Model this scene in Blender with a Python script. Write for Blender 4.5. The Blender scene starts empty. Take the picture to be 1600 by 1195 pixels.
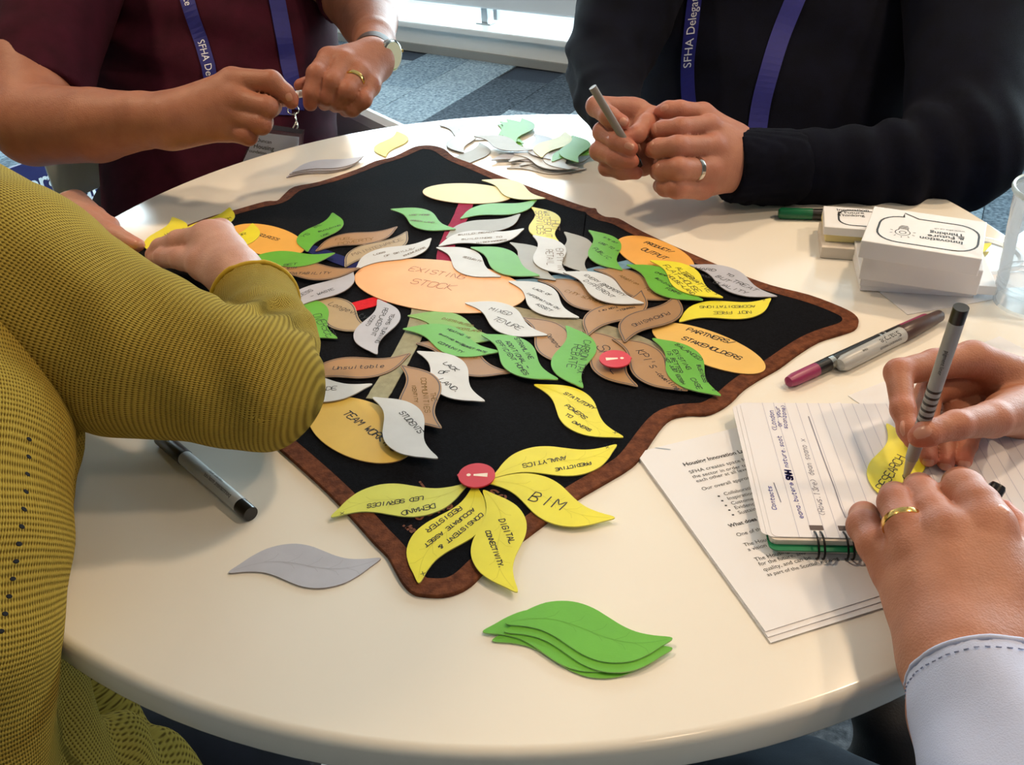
import bpy, bmesh, math, random
import numpy as np
from mathutils import Vector, Matrix
random.seed(7)
SC = bpy.context.scene
COL = SC.collection

# ------------------------------------------------------------------ camera
TZ = 0.735                       # height of the table top
CAM_H = 0.415                    # camera above the table top
F_PX, PITCH, ROLL = 1415.75, math.radians(34.531), math.radians(-2.42)
CAM = Vector((0, 0, TZ + CAM_H))
_r0 = Vector((1, 0, 0)); _u0 = Vector((0, math.sin(PITCH), math.cos(PITCH)))
FWD = Vector((0, math.cos(PITCH), -math.sin(PITCH)))
RIGHT = _r0 * math.cos(ROLL) + _u0 * math.sin(ROLL)
UP = -_r0 * math.sin(ROLL) + _u0 * math.cos(ROLL)
cd = bpy.data.cameras.new('camera'); cam = bpy.data.objects.new('camera', cd); COL.objects.link(cam)
cam.matrix_world = Matrix((( RIGHT.x, UP.x, -FWD.x, CAM.x), (RIGHT.y, UP.y, -FWD.y, CAM.y),
                           (RIGHT.z, UP.z, -FWD.z, CAM.z), (0, 0, 0, 1)))
cd.sensor_fit = 'HORIZONTAL'; cd.sensor_width = 36.0; cd.lens = 36.0 * F_PX / 1600.0
cd.clip_start = 0.02; cd.clip_end = 100
SC.camera = cam
SC.view_settings.view_transform = 'Standard'; SC.view_settings.look = 'None'
SC.view_settings.gamma = 1.0; SC.view_settings.use_curve_mapping = False
SC.view_settings.exposure = 0.12

# ------------------------------------------------------------------ world: overcast daylight outside the glazing
w = bpy.data.worlds.new('sky'); SC.world = w; w.use_nodes = True
bg = w.node_tree.nodes['Background']
bg.inputs['Color'].default_value = (0.74, 0.92, 1.0, 1); bg.inputs['Strength'].default_value = 15.0

# wall line of the glazing, through a floor point, running left-far to right-near
WA = Vector((-0.528, 4.627, 0)); WD = Vector((0.8306, -0.5569, 0)).normalized(); WN = Vector((-WD.y, WD.x, 0))  # WN points outside
def wall_pt(t, off=0.0, z=0.0): return WA + WD * t + WN * off + Vector((0, 0, z))
T0, T1, CEIL = -3.2, 6.1, 2.75

def area(name, loc, target, sx, sy, power, color, portal=False):
    l = bpy.data.lights.new(name, 'AREA'); l.shape = 'RECTANGLE'; l.size = sx; l.size_y = sy
    l.energy = power; l.color = color
    o = bpy.data.objects.new(name, l); COL.objects.link(o); o.location = loc
    o.rotation_euler = (Vector(target) - Vector(loc)).to_track_quat('-Z', 'Y').to_euler()
    if portal: l.cycles.is_portal = True
    return o
_m = wall_pt((T0 + T1) / 2, -0.02, 1.45)
area('window_portal', _m, _m - WN, T1 - T0, 2.6, 1, (1, 1, 1), True)
# warm ceiling lamps: (x, y) on the ceiling; their light sits in the lamp fittings built below
LAMPS = [(-1.15, 1.35, 24), (1.15, 1.25, 23), (1.7, 0.2, 18), (0.75, -0.75, 5)]
LAMP_COL = (1.0, 0.72, 0.46)

# ------------------------------------------------------------------ helpers
def pt(px, py, d):               # point on the pixel's ray at depth d along the view axis
    return CAM + (FWD + RIGHT * ((px - 800) / F_PX) + UP * ((597.5 - py) / F_PX)) * d
def tp(px, py, z=0.0):           # point of the pixel's ray at height z above the table top
    v = FWD + RIGHT * ((px - 800) / F_PX) + UP * ((597.5 - py) / F_PX)
    t = (TZ + z - CAM.z) / v.z
    return CAM + v * t
def tp2(px, py, z=0.0):
    p = tp(px, py, z); return Vector((p.x, p.y))

def tag(o, label=None, cat=None, group=None, kind=None):
    if label: o['label'] = label
    if cat: o['category'] = cat
    if group: o['group'] = group
    if kind: o['kind'] = kind
    return o
def add(name, me, parent=None, mat=None):
    o = bpy.data.objects.new(name, me); COL.objects.link(o)
    if parent: o.parent = parent
    if mat and not me.materials: me.materials.append(mat)
    return o
def empty(name, loc=(0, 0, 0), rz=0):
    o = bpy.data.objects.new(name, None); COL.objects.link(o); o.location = loc; o.rotation_euler = (0, 0, rz)
    o.empty_display_size = 0.02
    return o
def mk(name, v, f, mat, parent=None, smooth=False, mats=None, mi=None):
    me = bpy.data.meshes.new(name); me.from_pydata([tuple(p) for p in v], [], f)
    for m in (mats or [mat]): me.materials.append(m)
    if mi is not None: me.polygons.foreach_set('material_index', mi)
    if smooth: me.polygons.foreach_set('use_smooth', [True] * len(me.polygons))
    me.update()
    return add(name, me, parent)
def frombm(name, bm, mat, parent=None, smooth=False):
    me = bpy.data.meshes.new(name); bm.to_mesh(me); bm.free()
    me.materials.append(mat)
    if smooth: me.polygons.foreach_set('use_smooth', [True] * len(me.polygons))
    return add(name, me, parent)
def loc_to(o):                    # child points given in world: subtract the parent's placement
    return Matrix.LocRotScale(o.location, o.rotation_euler, None).inverted()
def box_bm(bm, c, s, M=None, bev=0.0):
    r = bmesh.ops.create_cube(bm, size=1.0)
    vs = r['verts']
    bmesh.ops.scale(bm, vec=Vector(s), verts=vs)
    if bev:
        es = list({e for v in vs for e in v.link_edges})
        rb = bmesh.ops.bevel(bm, geom=es, offset=bev, segments=2, affect='EDGES', profile=0.5)
        vs = list({v for v in rb['verts']} | {v for f in rb['faces'] for v in f.verts} | {v for v in vs if v.is_valid})
    bmesh.ops.translate(bm, vec=Vector(c), verts=vs)
    if M is not None: bmesh.ops.transform(bm, matrix=M, verts=vs)
def box(name, c, s, mat, parent=None, M=None, bev=0.0):
    bm = bmesh.new(); box_bm(bm, c, s, M, bev); return frombm(name, bm, mat, parent)
def lathe(name, prof, mat, parent=None, n=32, M=None, smooth=True, cap=True):
    v = []; f = []
    for r, z in prof:
        for k in range(n):
            a = 2 * math.pi * k / n; v.append(Vector((r * math.cos(a), r * math.sin(a), z)))
    m = len(prof)
    for i in range(m - 1):
        for k in range(n):
            f.append((i * n + k, i * n + (k + 1) % n, (i + 1) * n + (k + 1) % n, (i + 1) * n + k))
    if cap:
        f.append(tuple(range(n))[::-1]); f.append(tuple((m - 1) * n + k for k in range(n)))
    if M is not None: v = [M @ p for p in v]
    o = mk(name, v, f, mat, parent, smooth)
    if smooth: sharp(o, 40)
    return o
def sharp(o, deg):
    me = o.data; bm = bmesh.new(); bm.from_mesh(me)
    for e in bm.edges:
        if len(e.link_faces) == 2 and e.calc_face_angle(0) > math.radians(deg): e.smooth = False
    bm.to_mesh(me); bm.free()
def axisM(a, b, roll_to=None):    # matrix with local z from a to b, origin at a
    a = Vector(a); z = (Vector(b) - a).normalized()
    up = Vector(roll_to) if roll_to is not None else (Vector((0, 0, 1)) if abs(z.z) < .95 else Vector((0, 1, 0)))
    x = up.cross(z).normalized(); y = z.cross(x)
    return Matrix(((x.x, y.x, z.x, a.x), (x.y, y.y, z.y, a.y), (x.z, y.z, z.z, a.z), (0, 0, 0, 1)))
def tube(name, pts, r, mat, parent=None, n=10, closed=False):
    pts = [Vector(p) for p in pts]; v = []; f = []; N = len(pts)
    rr = r if isinstance(r, (list, tuple)) else [r] * N
    prev = None
    for i, p in enumerate(pts):
        a = pts[i - 1] if (i > 0 or closed) else p; b = pts[(i + 1) % N] if (i < N - 1 or closed) else p
        t = (b - a).normalized()
        if prev is None: x = (Vector((0, 0, 1)) if abs(t.z) < .9 else Vector((0, 1, 0))).cross(t).normalized()
        else: x = (prev - t * prev.dot(t)).normalized()
        prev = x; y = t.cross(x)
        for k in range(n):
            an = 2 * math.pi * k / n; v.append(p + (x * math.cos(an) + y * math.sin(an)) * rr[i])
    for i in range(N if closed else N - 1):
        j = (i + 1) % N
        for k in range(n): f.append((i * n + k, i * n + (k + 1) % n, j * n + (k + 1) % n, j * n + k))
    if not closed: f.append(tuple(range(n))[::-1]); f.append(tuple((N - 1) * n + k for k in range(n)))
    return mk(name, v, f, mat, parent, True)
def smooth_poly(P, sub=4, closed=True):   # Catmull-Rom
    P = [Vector(p) for p in P]; n = len(P); out = []
    rng = range(n) if closed else range(n - 1)
    for i in rng:
        p0 = P[(i - 1) % n] if (closed or i > 0) else P[i]; p1 = P[i]; p2 = P[(i + 1) % n]
        p3 = P[(i + 2) % n] if (closed or i + 2 < n) else p2
        for k in range(sub):
            t = k / sub
            out.append(0.5 * ((2 * p1) + (p2 - p0) * t + (2 * p0 - 5 * p1 + 4 * p2 - p3) * t * t + (3 * p1 - p0 - 3 * p2 + p3) * t ** 3))
    if not closed: out.append(P[-1])
    return out

# ------------------------------------------------------------------ materials
def srgb(r, g, b):
    f = lambda c: (c / 255 / 12.92) if c / 255 <= 0.04045 else ((c / 255 + 0.055) / 1.055) ** 2.4
    return (f(r), f(g), f(b), 1)
MATS = {}
def mat(name, rgb, rough=0.5, spec=0.5, metal=0.0, var=0.0, nscale=60, bump=0.0, bscale=300, coat=0.0, sss=0.0, sheen=0.0, rgb2=None, coords='Object', detail=4):
    if name in MATS: return MATS[name]
    m = bpy.data.materials.new(name); m.use_nodes = True; nt = m.node_tree; P = nt.nodes['Principled BSDF']
    c = rgb if len(rgb) == 4 and max(rgb[:3]) <= 1.0 else srgb(*rgb[:3])
    P.inputs['Base Color'].default_value = c
    P.inputs['Roughness'].default_value = rough; P.inputs['Specular IOR Level'].default_value = spec; P.inputs['Metallic'].default_value = metal
    P.inputs['Coat Weight'].default_value = coat
    if sheen: P.inputs['Sheen Weight'].default_value = sheen; P.inputs['Sheen Roughness'].default_value = 0.5
    if sss:
        P.inputs['Subsurface Weight'].default_value = sss; P.inputs['Subsurface Radius'].default_value = (1, .35, .2); P.inputs['Subsurface Scale'].default_value = 0.004
    tc = nt.nodes.new('ShaderNodeTexCoord')
    if var or rgb2:
        n = nt.nodes.new('ShaderNodeTexNoise'); n.inputs['Scale'].default_value = nscale; n.inputs['Detail'].default_value = detail
        nt.links.new(tc.outputs[coords], n.inputs['Vector'])
        r = nt.nodes.new('ShaderNodeValToRGB'); r.color_ramp.elements[0].position = .3; r.color_ramp.elements[1].position = .7
        if rgb2: a, b = c, srgb(*rgb2)
        else: a = tuple(x * (1 - var) for x in c[:3]) + (1,); b = tuple(min(1, x * (1 + var)) for x in c[:3]) + (1,)
        r.color_ramp.elements[0].color = a; r.color_ramp.elements[1].color = b
        nt.links.new(n.outputs['Fac'], r.inputs['Fac']); nt.links.new(r.outputs['Color'], P.inputs['Base Color'])
    if bump:
        n2 = nt.nodes.new('ShaderNodeTexNoise'); n2.inputs['Scale'].default_value = bscale; n2.inputs['Detail'].default_value = 3
        nt.links.new(tc.outputs[coords], n2.inputs['Vector'])
        bp = nt.nodes.new('ShaderNodeBump'); bp.inputs['Strength'].default_value = bump; bp.inputs['Distance'].default_value = 0.001
        nt.links.new(n2.outputs['Fac'], bp.inputs['Height']); nt.links.new(bp.outputs['Normal'], P.inputs['Normal'])
    MATS[name] = m; return m
def glassy(name, tint=(1, 1, 1), alpha=0.12, rough=0.03):   # thin clear sheet: mostly see-through with a mirror coat
    m = bpy.data.materials.new(name); m.use_nodes = True; nt = m.node_tree; nt.nodes.clear()
    out = nt.nodes.new('ShaderNodeOutputMaterial'); tr = nt.nodes.new('ShaderNodeBsdfTransparent'); gl = nt.nodes.new('ShaderNodeBsdfGlossy')
    tr.inputs['Color'].default_value = (*tint, 1); gl.inputs['Roughness'].default_value = rough
    fr = nt.nodes.new('ShaderNodeFresnel'); fr.inputs['IOR'].default_value = 1.35
    ad = nt.nodes.new('ShaderNodeMath'); ad.operation = 'ADD'; ad.inputs[1].default_value = alpha; ad.use_clamp = True
    mx = nt.nodes.new('ShaderNodeMixShader')
    nt.links.new(fr.outputs['Fac'], ad.inputs[0]); nt.links.new(ad.outputs[0], mx.inputs['Fac'])
    nt.links.new(tr.outputs[0], mx.inputs[1]); nt.links.new(gl.outputs[0], mx.inputs[2]); nt.links.new(mx.outputs[0], out.inputs['Surface'])
    return m
# ------------------------------------------------------------------ room
M_wall = mat('wall_paint', (128, 122, 116), .7, var=.02, nscale=3)
M_ceil = mat('ceiling_paint', (150, 146, 142), .8)
M_white = mat('white_paint', (236, 240, 240), .45)
M_rad = mat('radiator_paint', (206, 208, 212), .5)
M_alu = mat('aluminium', (190, 196, 200), .35, metal=.9)
M_carpet = mat('carpet_base', (60, 68, 80), .95, spec=.1, var=.3, nscale=400, bump=.6, bscale=900)
def floor_mesh():
    o = box('floor', (0.6, 1.2, -0.026), (9.5, 9.5, 0.04), M_carpet); tag(o, kind='structure'); return o
FLOOR = floor_mesh()
# carpet planks laid across the floor, each its own tone
TONES = [mat('carpet_tone_%d' % i, c, .95, spec=.1, rgb2=c2, nscale=85, bump=.8, bscale=500, detail=8) for i, (c, c2) in enumerate([
    ((82, 100, 116), (150, 168, 180)), ((46, 56, 66), (94, 106, 118)), ((94, 112, 126), (168, 184, 194)), ((64, 78, 92), (126, 142, 154))])]
PD = Vector((0.47, 0.88, 0)).normalized(); PN = Vector((-PD.y, PD.x, 0))
_bm = bmesh.new(); box_bm(_bm, (0, 0, 0), (0.998, 0.248, 0.006), None, 0.0012)
_pm = []
for m in TONES:
    me = bpy.data.meshes.new('carpet_plank'); _bm.to_mesh(me); me.materials.append(m); _pm.append(me)
_bm.free()
_rng = random.Random(5); _pc = 0
def floor_at(px, py):
    v = FWD + RIGHT * ((px - 800) / F_PX) + UP * ((597.5 - py) / F_PX); return CAM + v * (-CAM.z / v.z)
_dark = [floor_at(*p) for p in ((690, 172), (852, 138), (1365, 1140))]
for i in range(-24, 25):
    for j in range(-6, 7):
        c = PD * (j * 1.0 + (i * 0.37) % 1.0) + PN * (i * 0.25) + Vector((0, 2.2, -0.003))
        x, y = c.x, c.y
        keep = (c - wall_pt(0)).dot(WN) < 0.1 and -2.6 < x < 2.6 and 1.3 < y < 5.4
        keep = keep or (0.0 < x < 1.6 and -0.9 < y < 0.9)
        if not keep: continue
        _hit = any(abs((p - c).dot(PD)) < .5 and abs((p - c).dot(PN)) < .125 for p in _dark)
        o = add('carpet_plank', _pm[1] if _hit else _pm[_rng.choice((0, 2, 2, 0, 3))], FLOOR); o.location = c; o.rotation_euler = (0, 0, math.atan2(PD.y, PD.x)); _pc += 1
# far side: low plinth, floor-to-ceiling glazing, low radiators in front of it
wrot = math.atan2(WD.y, WD.x)
WL = T1 - T0; WC = wall_pt((T0 + T1) / 2)
WM = Matrix.Translation(WC) @ Matrix.Rotation(wrot, 4, 'Z')
def wbox(name, t, off, z, sx, sy, sz, m, parent=None, bev=0.0):
    bm = bmesh.new(); box_bm(bm, (t - (T0 + T1) / 2, off, z), (sx, sy, sz), WM, bev); return frombm(name, bm, m, parent)
pl = wbox('trim_1', (T0 + T1) / 2, 0.20, 0.055, WL, 0.40, 0.11, M_white, None, .004); tag(pl, 'white plinth below the glazing', kind='structure')
led = wbox('ledge', (T0 + T1) / 2, 0.185, 0.125, WL, 0.43, 0.028, M_white, pl, .005)
wbox('skirting_strip', (T0 + T1) / 2, -0.008, 0.018, WL, 0.014, 0.036, mat('skirting_grey', (150, 152, 150), .6), pl)
M_glass = glassy('window_glass', (0.97, 0.99, 0.99), 0.02, 0.0)
n_win = 6; step = WL / n_win
for k in range(n_win):
    tc_ = T0 + step * (k + .5)
    wn = empty('window_%d' % (k + 1), wall_pt(tc_, .36, 0)); tag(wn, kind='structure')
    L = loc_to(wn) @ WM
    def wb(name, t, off, z, sx, sy, sz, m):
        bm = bmesh.new(); box_bm(bm, (t - (T0 + T1) / 2, off, z), (sx, sy, sz), L, .003); return frombm(name, bm, m, wn)
    wb('frame', tc_ - step / 2 + .03, .36, 1.45, .06, .08, 2.6, M_white); wb('frame', tc_ + step / 2 - .03, .36, 1.45, .06, .08, 2.6, M_white)
    wb('frame', tc_, .36, .16, step, .08, .05, M_white); wb('frame', tc_, .36, 2.72, step, .08, .06, M_white)
    wb('pane', tc_, .36, 1.44, step - .12, .008, 2.5, M_glass)
for k, (ta, tb) in enumerate(((-1.3, 2.3),)):
    r = empty('low_radiator', wall_pt((ta + tb) / 2, .12, .139)); tag(r, 'long low white radiator on feet along the window plinth', 'radiator')
    L = loc_to(r) @ WM
    def rb(name, t, off, z, sx, sy, sz, m, bev=.004):
        bm = bmesh.new(); box_bm(bm, (t - (T0 + T1) / 2, off, z), (sx, sy, sz), L, bev); return frombm(name, bm, m, r)
    rb('panel', (ta + tb) / 2, .10, .305, tb - ta, .07, .19, M_rad, .012)
    for t in (ta + .25, .51, tb - .25):
        rb('foot', t, .10, .178, .035, .035, .08, M_alu); rb('foot_plate', t, .10, .142, .08, .06, .006, M_alu, .001)
    rb('valve', .57, .10, .185, .022, .03, .05, M_alu)
# other walls and the ceiling
def wallbox(name, c, s):
    o = box(name, c, s, M_wall); tag(o, kind='structure'); return o
wallbox('wall_back', (0.6, -2.6, 1.37), (9.5, .1, 2.75)); wallbox('wall_left', (-3.6, 1.2, 1.37), (.1, 9.5, 2.75))
wallbox('wall_right', (4.6, 0.0, 1.37), (.1, 5.2, 2.75))
CE = box('ceiling', (0.6, 1.4, CEIL + .03), (9.5, 9.5, .06), M_ceil); tag(CE, kind='structure')
M_lamp = bpy.data.materials.new('lamp_diffuser'); M_lamp.use_nodes = True
_P = M_lamp.node_tree.nodes['Principled BSDF']; _P.inputs['Emission Color'].default_value = (*LAMP_COL, 1); _P.inputs['Emission Strength'].default_value = 3.0
WHERE = ['above the maroon shirt', 'above the navy jumper', 'above the right side of the table', 'behind the camera']
for k, (x, y, LAMP_W) in enumerate(LAMPS):
    o = empty('ceiling_lamp', (x, y, CEIL)); tag(o, 'round warm ceiling downlight ' + WHERE[k], 'lamp', 'warm ceiling lamps')
    lathe('bezel', [(.11, 0), (.14, 0), (.145, -.006), (.135, -.012), (.11, -.010)], M_alu, o, 32, None, True, False)
    lathe('diffuser', [(.0005, -.006), (.112, -.006)], M_lamp, o, 32, None, False, False)
    l = bpy.data.lights.new('lamp_light', 'AREA'); l.shape = 'DISK'; l.size = .22; l.energy = LAMP_W; l.color = LAMP_COL
    lo = bpy.data.objects.new('lamp_light', l); COL.objects.link(lo); lo.parent = o; lo.location = (0, 0, -.02)

# ------------------------------------------------------------------ table
TC = Vector((0.0108, 0.7723)); TR = 0.5015
M_top = mat('table_laminate', (240, 236, 226), .17, spec=.5, var=.012, nscale=6)
T = empty('round_table', (TC.x, TC.y, 0)); tag(T, 'white round meeting table with a rounded edge', 'table')
def prof_top():
    p = [(0.0, 0.0)]; R = TR; th = .026; r = .006
    pr = [(0.05, 0.0), (R - .2, 0.0)]
    for k in range(7): a = math.pi / 2 * (1 - k / 6); pr.append((R - r + r * math.cos(a), -r + r * math.sin(a)))
    for k in range(5): a = -math.pi / 2 * k / 4; pr.append((R - .004 + .004 * math.cos(a), -th + .004 + .004 * math.sin(a)))
    pr.append((R - .3, -th))
    return [(a, TZ + b) for a, b in pr]
lathe('tabletop', prof_top(), M_top, T, 160)
lathe('pedestal', [(.04, .02), (.04, TZ - .03)], M_alu, T, 32)
lathe('mounting_plate', [(.16, TZ - .036), (.16, TZ - .026)], M_alu, T, 32)
lathe('base', [(.30, .0), (.30, .008), (.27, .016), (.05, .024), (.05, .03)], M_alu, T, 48)

# ------------------------------------------------------------------ felt mat with a brown border
MAT_PX = [(661,230.5),(678,231),(695,236),(710,248),(736,258),(759,268),(785,279),(836,298),(893,319),(921,328),(931,329),(934,335),(946,342),(967,345),(994,360),(1031,378),(1081,400),(1151,430),(1205,449.5),(1264,464.5),(1313,483),(1335,495),(1341,506),(1335,517),(1313,525),(1279,536),(1245,557),(1218,577),(1188,594),(1162,611),(1143,630),(1124,643),(1102,651),(1075,651),(1049,657),(1030,675),(1000,719),(980,737),(950,755),(899,785),(860,815),(824,842),(785,872),(758,896),(737,917),(716,929),(692,935),(662,934),(644,929),(629,914),(617,893),(605,872),(584,851),(563,827),(530,791),(500,761),(432,700),(360,640),(290,580),(225,525),(180,480),(168,450),(178,420),(200,395),(241,376),(320,345),(369,331),(415,318),(433,317),(443,308),(460,295),(500,287),(557,268),(586,255),(615,248),(644,234)]
MT = 0.0028
_o2 = smooth_poly([tp2(*p) for p in MAT_PX], 3)
if sum(a.x * b.y - b.x * a.y for a, b in zip(_o2, _o2[1:] + _o2[:1])) < 0: _o2.reverse()
def inset(P, d):
    n = len(P); out = []
    for i in range(n):
        t = (P[(i + 2) % n] - P[(i - 2) % n]).normalized(); out.append(P[i] + Vector((-t.y, t.x)) * d)
    return out
_i2 = inset(_o2, .0135)
for _ in range(3): _i2 = [( _i2[i - 1] + _i2[i] * 2 + _i2[(i + 1) % len(_i2)]) / 4 for i in range(len(_i2))]
M_felt = mat('black_felt', (17, 18, 23), .95, spec=.08, var=.4, nscale=500, bump=.5, bscale=1500)
M_suede = mat('brown_suede', (78, 43, 28), .9, spec=.2, rgb2=(122, 72, 46), nscale=180, bump=.5, bscale=700, detail=6)
MATO = empty('felt_mat', (0, 0, TZ)); tag(MATO, 'large black felt mat with a wavy brown border spread on the white table', 'mat')
n = len(_o2)
v = [Vector((p.x, p.y, MT)) for p in _i2] + [Vector((p.x, p.y, 0.0002)) for p in _i2]
f = [tuple(range(n))] + [(n + i, n + (i + 1) % n, (i + 1) % n, i) for i in range(n)]
mk('felt_panel', v, f, M_felt, MATO)
_j2 = inset(_o2, .0006)
v = [Vector((p.x, p.y, 0.0002)) for p in _o2] + [Vector((p.x, p.y, MT - .0004)) for p in _o2] + [Vector((p.x, p.y, MT + .0002)) for p in _j2] + [Vector((p.x, p.y, MT + .0002)) for p in _i2] + [Vector((p.x, p.y, MT - .0008)) for p in _i2]
f = []
for r in range(4):
    for i in range(n): f.append((r * n + i, r * n + (i + 1) % n, (r + 1) * n + (i + 1) % n, (r + 1) * n + i))
mk('border', v, f, M_suede, MATO)
# ------------------------------------------------------------------ pen-stroke lettering
GL = {'A':'002640 1232','B':'0600 0626353403 032332312000','C':'4536160501103041','D':'0600 062644422000','E':'46060040 0333','F':'460600 0333','G':'45361605011030414323','H':'0600 4640 0343','I':'2620','J':'3631201001','K':'0600 460340','L':'060040','M':'0006234640','N':'00064046','O':'360614010120414536','P':'00063645443303','Q':'160501103041453616 2240','R':'00063645443303 2340','S':'453616050413334241301001','T':'0646 2620','U':'060110304146','V':'062046','W':'0610243046','X':'0640 0046','Y':'062346 2320','Z':'06460040',
'a':'3424140301102032 3430','b':'0600 0314243331201001','c':'3324140301102031','d':'3630 3324140301102031','e':'023233241403011030','f':'36261510 0424','g':'343m2n1n0m 3324140301102031','h':'0600 0314243330','i':'1410 1615','k':'0600 340130','l':'161120','m':'0400 03142320 23344340','n':'0400 0314243330','o':'140301102031332414','p':'040n 0314243331201001','r':'0400 03142434','s':'341403122231200 0','t':'16112030 0434','u':'0401102031 3430','v':'042034','w':'0410223044','x':'0440 0044','y':'0420 441n','j':'243m1n0m','z':'04340030',
'.':'1011','-':'0343','/':'0046',"'":'1614','(':'36141230',')':'06242200','&':'4014152635020110203142','@':'33241403021232334241301001','!':'1612 1110','1':'0516 1610','3':'0546233241301001','+':'0242 2024','*':'0244 0442','>':'0242 3342 3142'}
GL['O'] = '160501103041453616'; GL['s'] = '34140312223120 2000'
def _pc(c): return {'m': -1, 'n': -2}.get(c, int(c) if c.isdigit() else 0)
def glyph(ch):
    s = GL.get(ch) or GL.get(ch.upper()) or ''
    return [[(_pc(k[i]), _pc(k[i + 1])) for i in range(0, len(k) - 1, 2)] for k in s.split()]
def stroke_text(text, a, b, rng, hscale=.92, slant=.12):
    """polylines of a hand-lettered line whose baseline runs from a to b (2-D points)"""
    a = Vector(a); b = Vector(b); d = b - a; W = d.length; ex = d / W; ey = Vector((-ex.y, ex.x))
    u = W / (5.0 * len(text) - 1.0); out = []; x = 0.0
    for ch in text:
        j = rng.uniform(-.25, .25)
        for st in glyph(ch):
            P = [Vector((p[0] + rng.uniform(-.18, .18) + slant * p[1], (p[1] + j + rng.uniform(-.18, .18)) * hscale)) for p in st]
            if len(P) > 2: P = smooth_poly([Vector((*p, 0)) for p in P], 3, False)
            out.append([a + ex * ((x + p[0]) * u) + ey * (p[1] * u) for p in P])
        x += 5.0
    return out
def ribbons(lines, wd, z):
    v = []; f = []
    for L in lines:
        n = len(L); s = len(v)
        for i, p in enumerate(L):
            t = (L[min(i + 1, n - 1)] - L[max(i - 1, 0)]); t = t.normalized() if t.length > 1e-9 else Vector((1, 0))
            nn = Vector((-t.y, t.x)) * wd / 2
            if i == 0: p = p - t * wd * .3
            if i == n - 1: p = p + t * wd * .3
            v += [Vector((p.x + nn.x, p.y + nn.y, z)), Vector((p.x - nn.x, p.y - nn.y, z))]
        for i in range(n - 1): f.append((s + 2 * i, s + 2 * i + 1, s + 2 * i + 3, s + 2 * i + 2))
    return v, f
def print_mesh(text, size, bold=0.0, align='LEFT', italic=False):
    """mesh of printed lettering in the built-in sans face, lying in x-y, baseline at y=0"""
    cu = bpy.data.curves.new('lettering', 'FONT'); cu.body = text; cu.size = size; cu.align_x = align; cu.offset = bold; cu.resolution_u = 3
    if italic: cu.shear = .2
    o = bpy.data.objects.new('lettering', cu); COL.objects.link(o)
    dg = bpy.context.evaluated_depsgraph_get(); me = bpy.data.meshes.new_from_object(o.evaluated_get(dg))
    bpy.data.objects.remove(o); bpy.data.curves.remove(cu)
    return me
def printed(name, text, size, M, m, parent=None, bold=0.0, align='LEFT'):
    me = print_mesh(text, size, bold, align); me.transform(M); me.materials.clear(); me.materials.append(m); me.name = name
    return add(name, me, parent)
INK = mat('black_ink', (26, 26, 30), .6)
INK_SOFT = mat('soft_pencil', (112, 98, 84), .7)
INK_BLUE = mat('blue_ink', (62, 58, 150), .6)
INK_BROWN = mat('brown_ink', (120, 92, 30), .7)

# ------------------------------------------------------------------ leaf cards
LEAF_L = 0.0946
_up = [(0, 0.006), (.06, .062), (.13, .128), (.22, .187), (.32, .214), (.42, .212), (.52, .178), (.61, .122), (.70, .064), (.79, .026), (.89, .012), (.985, .012)]
_full = _up + [(1 - x, -y) for x, y in _up]
_lp = [Vector(((x - .5) * LEAF_L, y * LEAF_L, 0)) for x, y in _full]
LEAF2 = []
_s = smooth_poly(_lp, 3)
LEAF2 = [Vector((p.x, p.y)) for p in _s][::-1]
LT = 0.0009
def leaf_mesh(name, m, edge):
    n = len(LEAF2); i2 = LEAF2
    v = [Vector((p.x, p.y, LT)) for p in i2] + [Vector((p.x, p.y, 0)) for p in i2]
    f = [tuple(range(n)), tuple(range(2 * n - 1, n - 1, -1))] + [(n + i, n + (i + 1) % n, (i + 1) % n, i) for i in range(n)]
    if sum(a.x * b.y - b.x * a.y for a, b in zip(i2, i2[1:] + i2[:1])) < 0:
        f = [t[::-1] for t in f]
    me = bpy.data.meshes.new(name); me.from_pydata([tuple(p) for p in v], [], f)
    me.materials.append(m); me.materials.append(edge); me.polygons.foreach_set('material_index', [0, 0] + [1] * n); me.update()
    return me
CARD = {}
def card(k, rgb, edge, rough=.48):
    M = mat('card_' + k, rgb, rough, spec=.5, var=.05, nscale=45, bump=.06, bscale=400)
    E_ = mat('card_edge_' + k, edge, .7)
    CARD[k] = (M, E_, leaf_mesh('leaf_card_' + k, M, E_))
card('yellow', (233, 224, 52), (214, 206, 96)); card('lemon', (217, 221, 92), (196, 206, 120)); card('green', (100, 178, 52), (166, 206, 130))
card('white', (206, 210, 214), (176, 172, 168)); card('tan', (170, 130, 84), (110, 98, 90)); card('grey', (160, 158, 150), (120, 108, 96)); card('lilac', (184, 187, 200), (160, 150, 148))
card('pale', (226, 226, 150), (190, 186, 120)); card('darktan', (160, 122, 80), (96, 84, 76)); card('beige', (178, 156, 118), (120, 108, 94))
card('olive', (122, 172, 48), (160, 190, 110))
def _vein_mesh():
    L = []; S = lambda x: -.075 * math.sin(2 * math.pi * x) * -1
    c = lambda x: Vector(((x - .5) * LEAF_L, .06 * math.sin(2 * math.pi * x) * LEAF_L))
    L.append([c(.03 + .94 * k / 24) for k in range(25)])
    for k, (x, sd) in enumerate([(.22, 1), (.34, -1), (.38, 1), (.5, -1), (.52, 1), (.64, -1), (.66, 1), (.78, -1)]):
        p = c(x); L.append([p, p + Vector((.07 * LEAF_L, sd * .035 * LEAF_L)), p + Vector((.09 * LEAF_L, sd * .07 * LEAF_L))])
    v, f = ribbons(L, .00035, LT + .00006)
    me = bpy.data.meshes.new('vein'); me.from_pydata([tuple(p) for p in v], [], f); return me
VEINS = {}
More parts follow.
